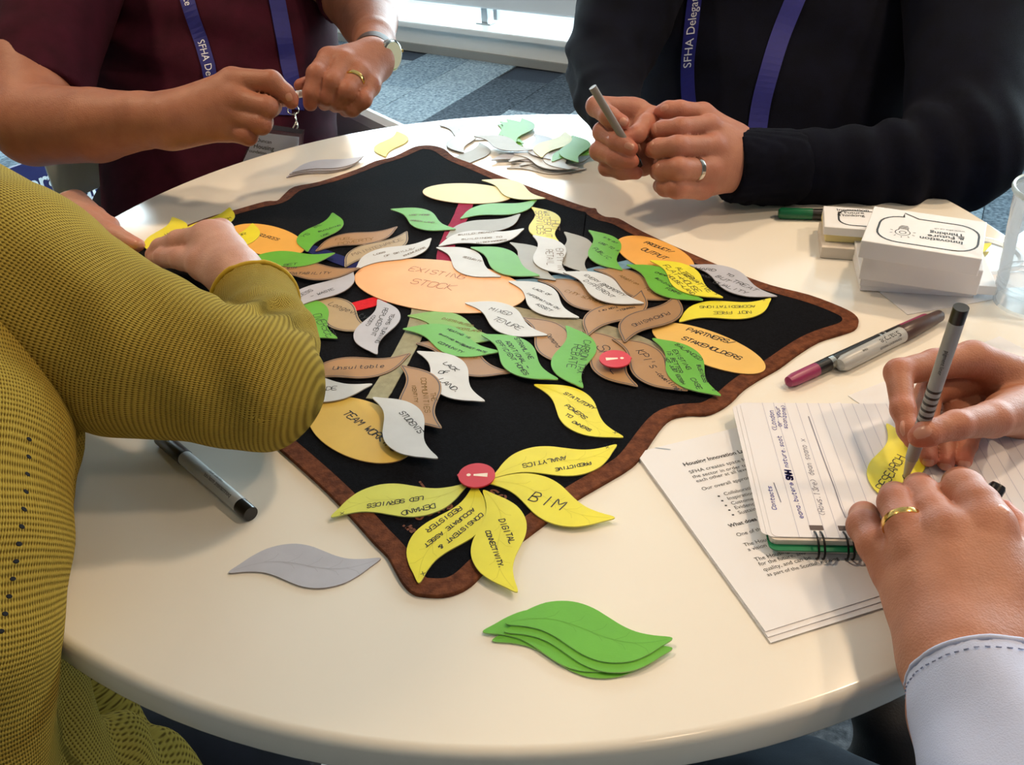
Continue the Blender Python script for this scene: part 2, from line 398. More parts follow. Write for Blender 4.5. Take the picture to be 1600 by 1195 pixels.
def vein(parent, k):
    if k not in VEINS:
        base = CARD[k][0].node_tree.nodes['Principled BSDF'].inputs['Base Color'].default_value
        me = _vein_mesh(); me.materials.append(mat('vein_' + k, tuple(c * .84 for c in base[:3]) + (1,), .6)); VEINS[k] = me
    return add('vein', VEINS[k], parent)
def _border_mesh():
    # inner dark printed line close to the cut edge
    P = [Vector((p.x, p.y)) for p in LEAF2]; n = len(P); ar = sum(a.x * b.y - b.x * a.y for a, b in zip(P, P[1:] + P[:1])); s = 1 if ar > 0 else -1
    def off(d): return [P[i] + Vector((-(P[(i + 1) % n] - P[i - 1]).y, (P[(i + 1) % n] - P[i - 1]).x)).normalized() * d * s for i in range(n)]
    a = off(.0009); b = off(.0019)
    v = [Vector((p.x, p.y, LT + .00008)) for p in a + b]
    f = [(i, (i + 1) % n, n + (i + 1) % n, n + i) for i in range(n)]
    me = bpy.data.meshes.new('printed_border'); me.from_pydata([tuple(p) for p in v], [], f); me.materials.append(mat('border_ink', (92, 82, 78), .6)); return me
BORDER = _border_mesh()
CROPS = {'A': (460, 320, 6.6375), 'B': (680, 310, 6.6375), 'C': (900, 340, 6.6375), 'D': (620, 470, 6.127), 'E': (860, 470, 5.689), 'F': (500, 680, 3.3333), 'G': (440, 420, 3.734), 'H': (220, 310, 4.706), 'I': (880, 330, 3.983), 'J': (400, 220, 3.983), 'K': (1320, 460, 3.735), 'P': (0, 0, 1)}
def cpx(k, x, y): ox, oy, s = CROPS[k]; return (ox + x / s, oy + y / s)
PLACED = []
def pip(p, P):
    c = False; n = len(P); j = n - 1
    for i in range(n):
        if (P[i].y > p.y) != (P[j].y > p.y) and p.x < (P[j].x - P[i].x) * (p.y - P[i].y) / (P[j].y - P[i].y) + P[i].x: c = not c
        j = i
    return c
def stack_z(poly, th, base):
    c = sum(poly, Vector((0, 0))) / len(poly); rad = max((p - c).length for p in poly); z = base
    for P, pc, pr, top in PLACED:
        if top <= z or (c - pc).length > rad + pr: continue
        if any(pip(p, P) for p in poly[::2]) or any(pip(p, poly) for p in P[::2]): z = top
    return z
def write(parent, lines, z, topz, ink=INK, wd=.0006, seed=0, name='writing'):
    rng = random.Random(seed); L = []; inv = loc_to(parent)
    for t in lines:
        crop, s, x0, y0, x1, y1 = t
        a = tp2(*cpx(crop, x0, y0), topz); b = tp2(*cpx(crop, x1, y1), topz)
        a = inv @ Vector((a.x, a.y, 0)); b = inv @ Vector((b.x, b.y, 0))
        L += stroke_text(s, a.xy, b.xy, rng, .92 if len(lines) < 3 else .74)
    v, f = ribbons(L, wd, z)
    return mk(name, v, f, ink, parent)
MATBASE = MT + .0003
def leaf(a, b, k, label, lines=(), ink=None, base=MATBASE, fixed=True, veins=False, dz=0.0, code=None, wd=.0006, tilt=None, group=None):
    zg = base
    def place(zg):
        A = tp2(*a, zg + LT); B = tp2(*b, zg + LT); d = (B - A).normalized()
        c = (A + B) / 2
        if fixed == 'a': c = A + d * LEAF_L / 2
        if fixed == 'b': c = B - d * LEAF_L / 2
        ang = math.atan2(d.y, d.x); ca, sa = math.cos(ang), math.sin(ang)
        return c, ang, [Vector((c.x + p.x * ca - p.y * sa, c.y + p.x * sa + p.y * ca)) for p in LEAF2]
    for it in range(2):
        c, ang, poly = place(zg); zg = stack_z(poly, LT, base) + .0001
    c, ang, poly = place(zg)
    zg += dz
    PLACED.append((poly, sum(poly, Vector((0, 0))) / len(poly), LEAF_L * .52, zg + LT))
    o = add('leaf_card', CARD[k][2]); o.location = (c.x, c.y, TZ + zg); o.rotation_euler = (0, 0, ang)
    tag(o, label, 'leaf card', group or 'paper leaf cards')
    if k in ('tan', 'darktan', 'beige'): add('printed_border', BORDER, o)
    if veins: vein(o, k)
    if lines: write(o, lines, LT + .00012, zg + LT, ink or INK, wd, seed=len(PLACED))
    if code:
        L = stroke_text(code, (LEAF_L * .42 - .0012, -.0012), (LEAF_L * .42 + .0012, -.0012), random.Random(1)); v, f = ribbons(L, .0004, LT + .00012); mk('printed_code', v, f, INK, o)
    return o
def ellipse_from(pts):
    P = [tp2(*p, MATBASE + .001) for p in pts]; c0 = sum(P, Vector((0, 0))) / len(P)
    A = np.array([[(p.x - c0.x) ** 2, (p.x - c0.x) * (p.y - c0.y), (p.y - c0.y) ** 2, p.x - c0.x, p.y - c0.y] for p in P]); s = .05
    A[:, :3] /= s * s; A[:, 3:] /= s
    k = np.linalg.lstsq(A, np.ones(len(P)), rcond=None)[0]
    a, b, c, d, e = k; Q = np.array([[a, b / 2], [b / 2, c]]); ctr = -np.linalg.solve(2 * Q, np.array([d, e]))
    g = 1 + ctr @ Q @ ctr; wv, V = np.linalg.eigh(Q / g)
    ax = 1 / np.sqrt(np.abs(wv)) * s
    return c0 + Vector((ctr[0] * s, ctr[1] * s)), float(ax[0]), float(ax[1]), math.atan2(V[1, 0], V[0, 0])
def oval(c, ra, rb, ang, rgb, label, lines=(), ink=None, wd=.001):
    n = 72; loc = [Vector((ra * math.cos(2 * math.pi * i / n), rb * math.sin(2 * math.pi * i / n))) for i in range(n)]
    ca, sa = math.cos(ang), math.sin(ang)
    poly = [Vector((c.x + p.x * ca - p.y * sa, c.y + p.x * sa + p.y * ca)) for p in loc]
    z = stack_z(poly, LT, MATBASE) + .00012
    PLACED.append((poly, c, max(ra, rb), z + LT))
    v = [Vector((p.x, p.y, LT)) for p in loc] + [Vector((p.x, p.y, 0)) for p in loc]
    f = [tuple(range(n)), tuple(range(2 * n - 1, n - 1, -1))] + [(n + i, n + (i + 1) % n, (i + 1) % n, i) for i in range(n)]
    m = mat('oval_%d_%d_%d' % rgb, rgb, .5, var=.05, nscale=30, bump=.06, bscale=400); e = mat('oval_edge', (196, 150, 96), .7)
    o = mk('oval_card', v, f, m, None, False, [m, e], [0, 0] + [1] * n)
    o.location = (c.x, c.y, TZ + z); o.rotation_euler = (0, 0, ang); tag(o, label, 'oval card', 'oval paper cards')
    if lines: write(o, lines, LT + .00012, z + LT, ink or INK, wd, seed=len(PLACED))
    return o
def strip(pts, wpx, rgb, label):
    """flat felt branch strip along pixel points; half-width in metres"""
    C = smooth_poly([Vector((*tp2(*p, MATBASE), 0)) for p in pts], 6, False); L = []; R_ = []; n = len(C)
    rg = random.Random(len(label))
    for i, p in enumerate(C):
        t = (C[min(i + 1, n - 1)] - C[max(i - 1, 0)]).normalized(); nn = Vector((-t.y, t.x, 0)); w_ = wpx * (1 + rg.uniform(-.05, .05))
        L.append(p + nn * w_); R_.append(p - nn * w_)
    poly = L + R_[::-1]; c = sum(poly, Vector()) / len(poly); m = len(poly); P2 = [p.xy for p in poly]
    z = stack_z(P2, .0008, MATBASE) + .0001
    PLACED.append((P2, c.xy, max((p - c.xy).length for p in P2), z + .0008))
    v = []; f = []
    for i in range(n): v += [L[i] - c + Vector((0, 0, .0008)), R_[i] - c + Vector((0, 0, .0008)), L[i] - c, R_[i] - c]
    for i in range(n - 1):
        a, b = 4 * i, 4 * i + 4
        f += [(a, a + 1, b + 1, b), (a + 2, b + 2, b + 3, a + 3), (a, b, b + 2, a + 2), (a + 1, a + 3, b + 3, b + 1)]
    f += [(0, 2, 3, 1), (4 * n - 4, 4 * n - 3, 4 * n - 1, 4 * n - 2)]
    o = mk('branch_strip', v, f, mat('strip_%d_%d_%d' % rgb, rgb, .85, spec=.2, var=.12, nscale=150, bump=.3, bscale=900))
    o.location = (c.x, c.y, TZ + z); tag(o, label, 'strip', 'coloured branch strips on the mat'); return o

# branch strips first: they lie under the cards
strip([(733, 305), (722, 335), (700, 380), (694, 415)], .0085, (160, 46, 84), 'crimson branch strip between the blank oval and the peach oval')
strip([(658, 480), (650, 515), (618, 575), (588, 625)], .0085, (158, 158, 134), 'long grey-green branch strip running from the peach oval to the yellow oval')
strip([(470, 384), (508, 398), (560, 418)], .0075, (24, 28, 92), 'navy branch strip beside the oval reading resources')
strip([(440, 500), (490, 489), (545, 482), (600, 468)], .008, (214, 28, 40), 'bright red branch strip near the mustard sleeve')
strip([(780, 446), (850, 440), (925, 426), (990, 412)], .008, (112, 150, 176), 'pale blue branch strip beneath the grey cards')
strip([(790, 488), (850, 500), (930, 516), (1000, 540), (1045, 575)], .011, (152, 146, 122), 'curved stone-grey branch strip under the tan cards at the right')

OV = {}
c, ra, rb, an = ellipse_from([(552, 440), (600, 412), (690, 406), (780, 428), (819, 462), (800, 482), (745, 491), (640, 478), (570, 459)])
oval(c, ra, rb, an, (250, 186, 128), 'large peach oval card reading existing stock at the centre', [('J', 'EXISTING', 950, 805, 1285, 862), ('J', 'STOCK', 955, 885, 1215, 930)], mat('pencil_brown', (176, 120, 92), .7), .0008)
c, ra, rb, an = ellipse_from([cpx('H', *p) for p in [(635, 270), (720, 205), (880, 190), (1050, 235), (1180, 310), (1213, 380), (1130, 420), (1000, 432), (850, 410), (700, 340)]])
oval(c, ra, rb, an, (236, 178, 80), 'orange oval card reading resources near the left edge of the mat', [('H', 'RESOURCES', 812, 258, 1000, 310)], None, .0008)
c, ra, rb, an = ellipse_from([cpx('I', *p) for p in [(335, 230), (370, 170), (450, 155), (560, 172), (700, 230), (790, 295), (820, 345), (450, 332), (375, 290)]])
oval(c, ra, rb, an, (238, 176, 84), 'orange oval card reading product output', [('C', 'PRODUCT/', 705, 262, 985, 365), ('C', 'OUTPUT', 668, 330, 915, 435)])
c, ra, rb, an = ellipse_from([cpx('I', *p) for p in [(552, 740), (590, 703), (680, 693), (850, 722), (1050, 800), (1200, 890), (1272, 960), (1240, 995), (1120, 1005), (960, 980)]])
oval(c, ra, rb, an, (232, 188, 96), 'yellow-orange oval card reading partners and stakeholders', [('I', 'PARTNERS/', 765, 742, 1050, 828), ('I', 'STAKEHOLDERS', 735, 795, 1095, 925)])
c, ra, rb, an = ellipse_from([cpx('G', *p) for p in [(155, 900), (200, 790), (280, 752), (370, 742), (470, 765), (230, 1000), (340, 1070), (450, 1115), (600, 1132), (700, 1110), (745, 1080)]])
oval(c, ra, rb, an, (226, 190, 88), 'yellow oval card reading team working by the mustard elbow', [('G', 'TEAM WORKING', 355, 845, 655, 1065)])
c, ra, rb, an = ellipse_from([(660, 300), (680, 291), (720, 287), (770, 292), (800, 303), (790, 314), (750, 319), (700, 316), (668, 308)])
oval(c, ra, rb, an, (232, 222, 160), 'pale cream oval card with no readable words at the far end of the mat')

def q(k, *c): return cpx(k, *c)
leaf((776, 527), (643, 494), 'olive', 'olive green leaf card with faint brown writing below the peach oval', [('D', 'DISTRIBUTED', 430, 175, 720, 250), ('D', 'SCOTLAND', 560, 270, 800, 300)], INK_BROWN)
leaf((651, 536), (797, 582), 'darktan', 'tan leaf card tucked under the green cards left of centre', [('D', 'MARKETING', 510, 545, 765, 550)], INK_BROWN)
leaf((634, 514), (776, 548), 'green', 'green leaf card crowded with small writing over the grey-green strip', [('D', 'HEATING IS', 480, 275, 690, 360), ('D', 'SHIFTING WHITE', 400, 320, 640, 430), ('D', 'MARKET RATE', 600, 425, 850, 500), ('D', 'COMMUNITY', 390, 400, 620, 500)], INK, code=None)
leaf((814, 494), (917, 572), 'tan', 'tan leaf card reading demand behind the carbon tax card', [('D', 'Demand', 1425, 325, 1535, 450)])
leaf((912, 516), (995, 603), 'tan', 'tan leaf card with a red warning badge on it', [('E', 'SKILL', 405, 405, 560, 650)], None, wd=.0008)
leaf((955, 527), (1076, 612), 'tan', "tan leaf card reading KPI's", [('E', "KPI's", 762, 445, 905, 605), ('E', '-(dwelling)', 920, 635, 1150, 810)], None, wd=.0007)
leaf((854, 442), (955, 478), 'tan', 'tan leaf card reading surveys behind the every property card', [('C', 'CITY SURVEYS', -120, 765, 290, 905)], INK_BROWN)
leaf((925, 419), (1060, 469), 'tan', 'tan leaf card reading adaption team', [('C', 'Adaption', 440, 605, 640, 700), ('C', 'Team', 690, 725, 850, 820)], INK_BROWN, wd=.0006)
leaf((1002, 454), (919, 523), 'tan', 'tan leaf card reading transition upside down in brackets', [('I', 'TRANSI-', 445, 590, 330, 615), ('I', 'TION (W4)', 335, 590, 215, 620)])
leaf((1053, 464), (979, 531), 'darktan', 'tan leaf card reading purchasing upside down', [('I', 'PURCHASING', 650, 625, 425, 705)])
leaf((883, 363), (917, 425), 'grey', 'greyish leaf card left of the dark green card under the product oval')
leaf((798, 379), (867, 437), 'grey', 'greyish leaf card half hidden behind the white retail card')
leaf((684, 387), (780, 431), 'white', 'white leaf card with faint writing touching the top of the peach oval', [('B', 'SECURITY', 285, 610, 470, 660)], INK_SOFT)
leaf((741, 388), (837, 428), 'green', 'green leaf card without readable words above the peach oval')
leaf((834, 368), (886, 428), 'white', 'white leaf card with downward writing under the striped yellow card', [('B', 'EMPTY IN', 1255, 520, 1275, 740), ('B', 'RETAIL', 1150, 530, 1165, 690)], INK_SOFT)
leaf((831, 323), (873, 379), 'yellow', 'yellow leaf card with downward writing at the upper right of the mat', [('B', 'HOT', 1215, 230, 1215, 330), ('B', 'WATER OUT', 1120, 130, 1145, 400), ('B', 'SERVICES', 1040, 130, 1060, 370)], INK_SOFT)
leaf((699, 371), (811, 335), 'grey', 'plain grey leaf card beside the crimson strip')
leaf((720, 341), (838, 312), 'green', 'plain green leaf card just below the cream oval')
leaf((686, 384), (818, 357), 'white', 'white leaf card reading build ready buildings', [('B', 'BUILD READY', 240, 385, 620, 350), ('B', 'BUILDINGS TO', 275, 432, 690, 405), ('B', 'DISCHARGES', 430, 468, 740, 435)], INK_SOFT)
leaf((613, 327), (709, 357), 'green', 'light green leaf card left of the crimson strip with faint writing', [('A', 'USE MORE', 1190, 110, 1400, 110), ('A', 'GREEN LAND', 1200, 165, 1440, 190)], INK_SOFT)
leaf((753, 281), (852, 310), 'pale', 'pale yellow-green leaf card overlapping the cream oval')
leaf((921, 360), (971, 421), 'green', 'green leaf card with dense writing at the left tip of the product oval', [('C', 'SITE OUT', 280, 205, 420, 270), ('C', 'USE TO A', 230, 260, 430, 350), ('C', 'PUBLIC', 170, 320, 330, 430)])
leaf((1085, 416), (1206, 460), 'lilac', 'pale grey leaf card reading hard to treat but good quality', [('I', 'HARD', 820, 360, 945, 375), ('I', 'TO', 1010, 392, 1048, 408), ('I', 'TREAT', 1045, 435, 1195, 500), ('I', 'GOOD', 850, 398, 918, 418), ('I', 'BUT', 945, 408, 1025, 442), ('I', 'QUALITY', 930, 445, 1135, 515)])
leaf((984, 415), (1093, 466), 'green', 'green leaf card reading cheap building forms under the alternative uses card', [('C', 'CHEAP', 815, 570, 945, 615), ('C', 'BUILDING', 820, 630, 985, 725), ('C', 'FORMS', 925, 735, 1075, 800)])
leaf((1014, 405), (1132, 466), 'yellow', 'yellow leaf card reading alternative uses flat to house', [('I', 'ALTERNATIVE', 698, 352, 905, 505), ('I', 'USES -', 730, 385, 835, 450), ('I', 'FLAT>HOUSE', 620, 338, 830, 505), ('I', 'HOUSE>LAND', 645, 400, 800, 520)], None, code='x')
leaf((882, 425), (1004, 473), 'white', 'white leaf card reading every property is different', [('C', 'EVERY PROPERTY', 85, 600, 490, 815), ('C', 'IS', 215, 690, 265, 715), ('C', 'DIFFERENT', 75, 655, 370, 830)])
leaf((794, 438), (906, 497), 'white', 'white leaf card reading lack of information on asset', [('B', 'LACK OF', 1010, 935, 1185, 1010), ('B', 'INFORMATION ON', 940, 985, 1270, 1150), ('B', 'ASSET', 1040, 1100, 1190, 1175)])
leaf((1061, 502), (1205, 466), 'yellow', 'yellow leaf card reading not free accreditations at the right of the mat', [('I', 'NOT FREE', 1168, 620, 935, 625), ('I', 'ACCREDITATIONS', 1192, 585, 850, 590)], None, code='x')
leaf((1019, 527), (1127, 619), 'green', 'green leaf card reading balanced business case', [('E', 'BALANCED', 1105, 390, 1330, 530), ('E', 'BUSINESS', 1300, 570, 1365, 725), ('E', 'CASE', 1245, 690, 1310, 785), ('E', 'EXISTING', 1085, 440, 1215, 610), ('E', 'IS BETTER', 1030, 445, 1140, 640), ('E', 'NOT JUST EESSH', 1015, 510, 1170, 740)], None, code='o', wd=.0006)
leaf((885, 508), (910, 606), 'green', 'green leaf card reading carbon tax rebate', [('E', 'CARBON TAX', 300, 350, 235, 640), ('E', 'REBATE', 210, 385, 145, 590)], None, code='o')
leaf((753, 522), (871, 592), 'green', 'green leaf card reading efficient homes below the mixed tenure card', [('D', 'STRAMLINE', 1125, 355, 1270, 560), ('D', 'ADDITIONAL -', 1040, 390, 1240, 645), ('D', 'EFFICIENT HOMES', 950, 385, 1225, 710)], None, wd=.0007)
leaf((726, 472), (856, 524), 'white', 'white leaf card reading mixed tenure', [('D', 'MIXED', 880, 85, 1080, 140), ('D', 'TENURE', 915, 175, 1170, 280)])
leaf((652, 548), (757, 627), 'white', 'white leaf card reading lack of land', [('D', 'LACK', 445, 600, 560, 675), ('D', 'OF', 395, 695, 490, 700), ('D', 'LAND.', 395, 760, 580, 885)], None, wd=.0008)
leaf((627, 570), (689, 669), 'tan', 'tan leaf card with downward writing between the students and land cards', [('D', 'THE', 320, 880, 340, 960), ('D', 'COMMUNITIES', 230, 740, 270, 1070), ('D', 'IDENTITY', 145, 805, 170, 970)], INK_BROWN)
leaf((584, 621), (682, 715), 'white', 'white leaf card reading students over the team working oval', [('G', 'STUDENTS', 685, 840, 800, 960)], None, wd=.0007)
leaf((641, 552), (497, 589), 'tan', 'tan leaf card reading unsuitable', [('G', 'Unsuitable', 298, 588, 600, 575)], None, wd=.0007, fixed='a')
leaf((581, 600), (480, 606), 'white', 'white leaf card ending in D E beside the mustard elbow', [('G', 'UPGRADE', 90, 725, 318, 705)], None, fixed='a')
leaf((484, 468), (580, 513), 'beige', 'beige leaf card reading longevity on the red strip', [('A', 'Longevity', 350, 1035, 735, 1180)], None, wd=.0006)
leaf((591, 466), (588, 555), 'lilac', 'pale grey leaf card with downward writing at the lower left of the peach oval', [('G', 'TEAMS TURNING', 640, 262, 545, 430), ('G', 'REPLACEMENT', 598, 228, 520, 390), ('G', '(COST)', 535, 268, 485, 335)])
leaf((526, 528), (455, 470), 'green', 'green leaf card half hidden by the mustard cuff', [('G', 'OVERSEE', 180, 270, 270, 400)], None, fixed='a')
leaf((551, 421), (470, 475), 'lilac', 'pale grey leaf card reading less waste beside the mustard cuff', [('A', 'LESS', 60, 955, 195, 890), ('A', '- WASTE', 175, 960, 415, 880)], None, fixed='a')
leaf((552, 419), (420, 427), 'tan', 'tan leaf card reading compatability below the skill set card', [('H', 'COMPATABILITY', 1000, 560, 1390, 556)])
leaf((507, 397), (390, 411), 'green', 'green leaf card reading skill set', [('H', 'SKILL', 848, 500, 1020, 490), ('H', 'SET', 1048, 497, 1145, 487), ('H', 'EASY WIN', 952, 526, 1140, 512)], None, code='o')
leaf((519, 334), (481, 390), 'green', 'green leaf card with scribbles at the right tip of the resources oval', [('A', 'YS', 90, 340, 165, 305), ('A', 'BUILDING', 255, 285, 480, 215), ('A', 'USE', 285, 330, 365, 300), ('A', 'BE', 215, 240, 285, 210)])
leaf((621, 354), (493, 392), 'tan', 'tan leaf card reading fuel poverty', [('A', 'FUEL', 425, 370, 600, 355), ('A', 'POVERTY', 455, 420, 820, 360)], INK_BROWN)
leaf((637, 361), (538, 417), 'beige', 'beige leaf card reading maintenance', [('A', 'MAINTENANCE', 610, 530, 1130, 365)], INK_SOFT)
leaf((674, 372), (556, 420), 'white', 'white leaf card reading loss of skills', [('A', 'LOSS', 825, 525, 945, 495), ('A', 'OF SKILLS/', 935, 540, 1255, 455), ('A', 'KNOWLEDGE', 1140, 535, 1365, 445)], INK_SOFT)
leaf((395, 349), (356, 388), 'yellow', 'yellow leaf card overlapping the left end of the resources oval', [('H', 'FOR', 680, 288, 775, 265), ('H', 'IDEA', 680, 322, 750, 298)], None, fixed='a')
leaf((359, 324), (300, 372), 'yellow', 'yellow leaf card reading system types behind the wrist', [('H', 'SYSTEM', 535, 192, 665, 145), ('H', 'TYPES', 585, 225, 670, 190)], None, fixed='a')
leaf((270, 339), (246, 402), 'yellow', 'yellow leaf card under the bare hand at the mat corner', [('H', 'IN', 178, 278, 230, 258), ('H', 'IT', 275, 248, 330, 230)], None, fixed='a', code='x')
leaf((245, 408), (170, 398), 'yellow', 'yellow leaf card under the pointing fingertip at the mat corner', [('P', 'SYSTEM', 200, 402, 228, 405)], None, fixed='a')
# near fan of yellow cards
leaf((838, 602), (970, 681), 'yellow', 'yellow leaf card reading statutory powers to owners', [('E', 'STATUTORY', 115, 825, 380, 965), ('E', 'POWERS', 125, 935, 300, 1050), ('E', 'TO', 125, 1015, 180, 1040), ('E', 'OWNERS', 190, 1080, 345, 1160)], None, veins=True, code='x', wd=.0007)
leaf((770, 745), (963, 695), 'yellow', 'yellow leaf card reading predictive analytics', [('F', 'PREDICTIVE', 1408, 138, 1225, 172), ('F', 'ANALYTICS', 1278, 108, 1055, 150)], None, veins=True, code='x', wd=.0007)
leaf((760, 752), (957, 808), 'yellow', 'yellow leaf card reading B I M', [('F', 'BIM', 1085, 335, 1250, 388)], None, veins=True, wd=.0009)
leaf((742, 757), (654, 909), 'yellow', 'yellow leaf card reading consistent and accurate asset register', [('F', 'CONSISTENT &', 838, 405, 615, 580), ('F', 'ACCURATE ASSET', 795, 380, 540, 570), ('F', 'REGISTER', 725, 370, 550, 490)], None, veins=True, code='x', wd=.0007)
leaf((757, 768), (806, 921), 'yellow', 'yellow leaf card reading digital connectivity hanging over the mat edge', [('F', 'DIGITAL', 930, 440, 990, 565), ('F', 'CONNECTIVITY.', 862, 500, 935, 695)], None, veins=True, wd=.0007)
leaf((730, 756), (519, 806), 'lemon', 'lemon leaf card reading demand led services crossing the left border', [('F', 'DEMAND', 597, 355, 425, 395), ('F', 'LED SERVICES', 537, 318, 248, 360)], None, veins=True, code='x', wd=.0007)
leaf((360, 893), (592, 873), 'lilac', 'single blank pale grey leaf card lying on the bare white table', veins=True, base=.0003)
# stack of green cards near the camera
GS = 'stack of green leaf cards'
leaf((766, 999), (1036, 1019), 'green', 'lowest green leaf card of the near stack, its right tip sticking out', base=.0003, group=GS, veins=True)
leaf((750, 985), (1020, 1012), 'green', 'green leaf card of the near stack reaching furthest left', base=.0003, group=GS, code=None)
leaf((798, 986), (1040, 1012), 'green', 'green leaf card third up in the near stack', base=.0003, group=GS)
leaf((786, 972), (1055, 998), 'green', 'topmost green leaf card of the near stack', base=.0003, group=GS, veins=True)
# stack of grey cards near the man in maroon
GG = 'stack of grey leaf cards'
for i, (a, b, t) in enumerate([((446, 277), (560, 250), 'lowest grey leaf card of the stack beside the maroon shirt'), ((449, 275), (563, 248), 'second grey leaf card up in the stack beside the maroon shirt'), ((451, 272), (566, 247), 'third grey leaf card up in the stack beside the maroon shirt'), ((455, 269), (570, 243), 'topmost grey leaf card of the stack beside the maroon shirt')]):
    leaf(a, b, 'lilac', t, base=.0003, group=GG)
leaf((622, 202), (600, 248), 'yellow', 'yellow leaf card lying alone on the far side of the table', base=.0003)
# loose pile on the far side
GP = 'loose pile of leaf cards on the far side'
pile = [((752, 214), (700, 199), 'white', 'white leaf card mostly hidden behind the grey one in the far pile'),
 ((718, 200), (724, 238), 'white', 'white leaf card at the left of the far pile'),
 ((750, 223), (724, 265), 'grey', 'grey leaf card of the far pile touching the mat edge'),
 ((908, 262), (796, 262), 'white', 'white leaf card at the very bottom of the far pile'),
 ((800, 254), (915, 263), 'white', 'white leaf card low in the far pile pointing left'),
 ((925, 242), (812, 258), 'white', 'long white leaf card near the bottom of the far pile by the fingers'),
 ((772, 249), (880, 240), 'lilac', 'pale grey leaf card with its tip pointing left in the far pile'),
 ((805, 250), (890, 232), 'white', 'white leaf card under the pale green ones in the far pile'),
 ((820, 244), (886, 258), 'white', 'white leaf card in the middle of the far pile'),
 ((884, 259), (858, 228), 'white', 'white leaf card with its tip toward the mat in the far pile'),
 ((836, 211), (858, 246), 'lilac', 'lilac grey leaf card standing out behind the pale green one'),
 ((782, 197), (812, 224), 'green', 'lowest green leaf card of the fan in the far pile'), ((783, 191), (816, 222), 'green', 'second green leaf card of the fan in the far pile'),
 ((792, 186), (812, 221), 'green', 'third green leaf card of the fan in the far pile'), ((815, 187), (806, 219), 'green', 'topmost green leaf card of the fan in the far pile'),
 ((744, 213), (829, 233), 'grey', 'taupe grey leaf card on top of the far pile at the left'),
 ((932, 226), (878, 246), 'green', 'dark green leaf card beside the fingers holding the marker'),
 ((880, 209), (849, 242), 'pale', 'pale green leaf card on top of the far pile'), ((895, 215), (902, 249), 'green', 'green leaf card on top of the far pile next to the hand')]
for a, b, k, t in pile: leaf(a, b, k, t, base=.0003, group=GP)
# mat lettering printed in brown, mostly covered by the fan of cards
for i, t in enumerate([('F', '.kets', 430, 470, 520, 535), ('F', 'oo', 510, 440, 600, 400), ('F', 'Li', 490, 300, 570, 260), ('F', 'so.', 870, 300, 990, 375), ('F', 'ng', 620, 400, 690, 360)]):
    write(MATO, [t], MT + .0002, MT + .0002, mat('mat_print', (116, 66, 42), .8), .0016, i, 'printed_word')
# red warning badges
def badge(px, py, z, label, ang):
    c = tp2(px, py, z); r = .0128
    P = [Vector((r * math.cos(a) * (1.07 if abs(a) < .01 else 1.0), r * math.sin(a))) for a in [2 * math.pi * i / 48 for i in range(48)]]
    o = empty('warning_badge', (c.x, c.y, TZ + z), ang); tag(o, label, 'badge', 'red warning badges')
    n = 48; v = [Vector((p.x, p.y, .0012)) for p in P] + [Vector((p.x, p.y, 0)) for p in P]
    mk('disc', v, [tuple(range(n)), tuple(range(2 * n - 1, n - 1, -1))] + [(n + i, n + (i + 1) % n, (i + 1) % n, i) for i in range(n)], mat('badge_red', (214, 46, 62), .4), o)
    m = mat('badge_white', (250, 232, 214), .5)
    mk('exclamation_bar', [(-.0075, .0021, .0013), (-.0075, -.0021, .0013), (.0022, -.0009, .0013), (.0022, .0009, .0013)], [(0, 1, 2, 3)], m, o)
    mk('exclamation_dot', [(.0056 + .0015 * math.cos(2 * math.pi * i / 16), .0015 * math.sin(2 * math.pi * i / 16), .0013) for i in range(16)], [tuple(range(16))], m, o)
badge(745, 744, MATBASE + .0026, 'round red warning badge at the centre of the yellow fan', math.radians(176))
badge(961, 562, MATBASE + .006, 'round red warning badge on the tan card', math.radians(2))
# ------------------------------------------------------------------ paper, boxes, notebook, pens, cup
M_paper = mat('paper_white', (232, 232, 236), .6, var=.01, nscale=8)
M_box = mat('box_card', (230, 230, 232), .55, var=.02, nscale=20)
def rect_frame(A, B, C):          # origin A, x along A->B, y towards C
    ex = (B - A).normalized(); ey = Vector((-ex.y, ex.x)); dy = (C - A).dot(ey)
    if dy < 0: ey = -ey; dy = -dy
    return ex, ey, (B - A).length, dy
def slab(name, A, B, C, z0, z1, m, parent=None, bev=0.0, w=None, d=None, corner=0.0):
    A, B, C = (tp2(*p, z1) for p in (A, B, C)); ex, ey, W, Dp = rect_frame(A, B, C)
    if w: W = w
    if d: Dp = d
    P = []
    cs = [(0, 0), (W, 0), (W, Dp), (0, Dp)]
    if corner:
        for (cx, cy), a0 in zip([(corner, corner), (W - corner, corner), (W - corner, Dp - corner), (corner, Dp - corner)], (180, 270, 0, 90)):
            for k in range(6): a = math.radians(a0 + 90 * k / 5); P.append((cx + corner * math.cos(a), cy + corner * math.sin(a)))
    else: P = cs
    W2 = [A + ex * x + ey * y for x, y in P]
    if sum(a.x * b.y - b.x * a.y for a, b in zip(W2, W2[1:] + W2[:1])) < 0: W2.reverse()
    c = sum(W2, Vector((0, 0))) / len(W2); n = len(W2)
    bm = bmesh.new()
    t = [bm.verts.new((p.x - c.x, p.y - c.y, z1 - z0)) for p in W2]; b = [bm.verts.new((p.x - c.x, p.y - c.y, 0)) for p in W2]
    bm.faces.new(t); bm.faces.new(b[::-1])
    for i in range(n): bm.faces.new((b[i], b[(i + 1) % n], t[(i + 1) % n], t[i]))
    if bev: bmesh.ops.bevel(bm, geom=list(bm.edges), offset=bev, segments=2, affect='EDGES', profile=.5)
    o = frombm(name, bm, m, parent)
    o.location = (c.x, c.y, TZ + z0) if parent is None else (c.x - parent.location.x, c.y - parent.location.y, TZ + z0 - parent.location.z)
    return o, (A, ex, ey, W, Dp)
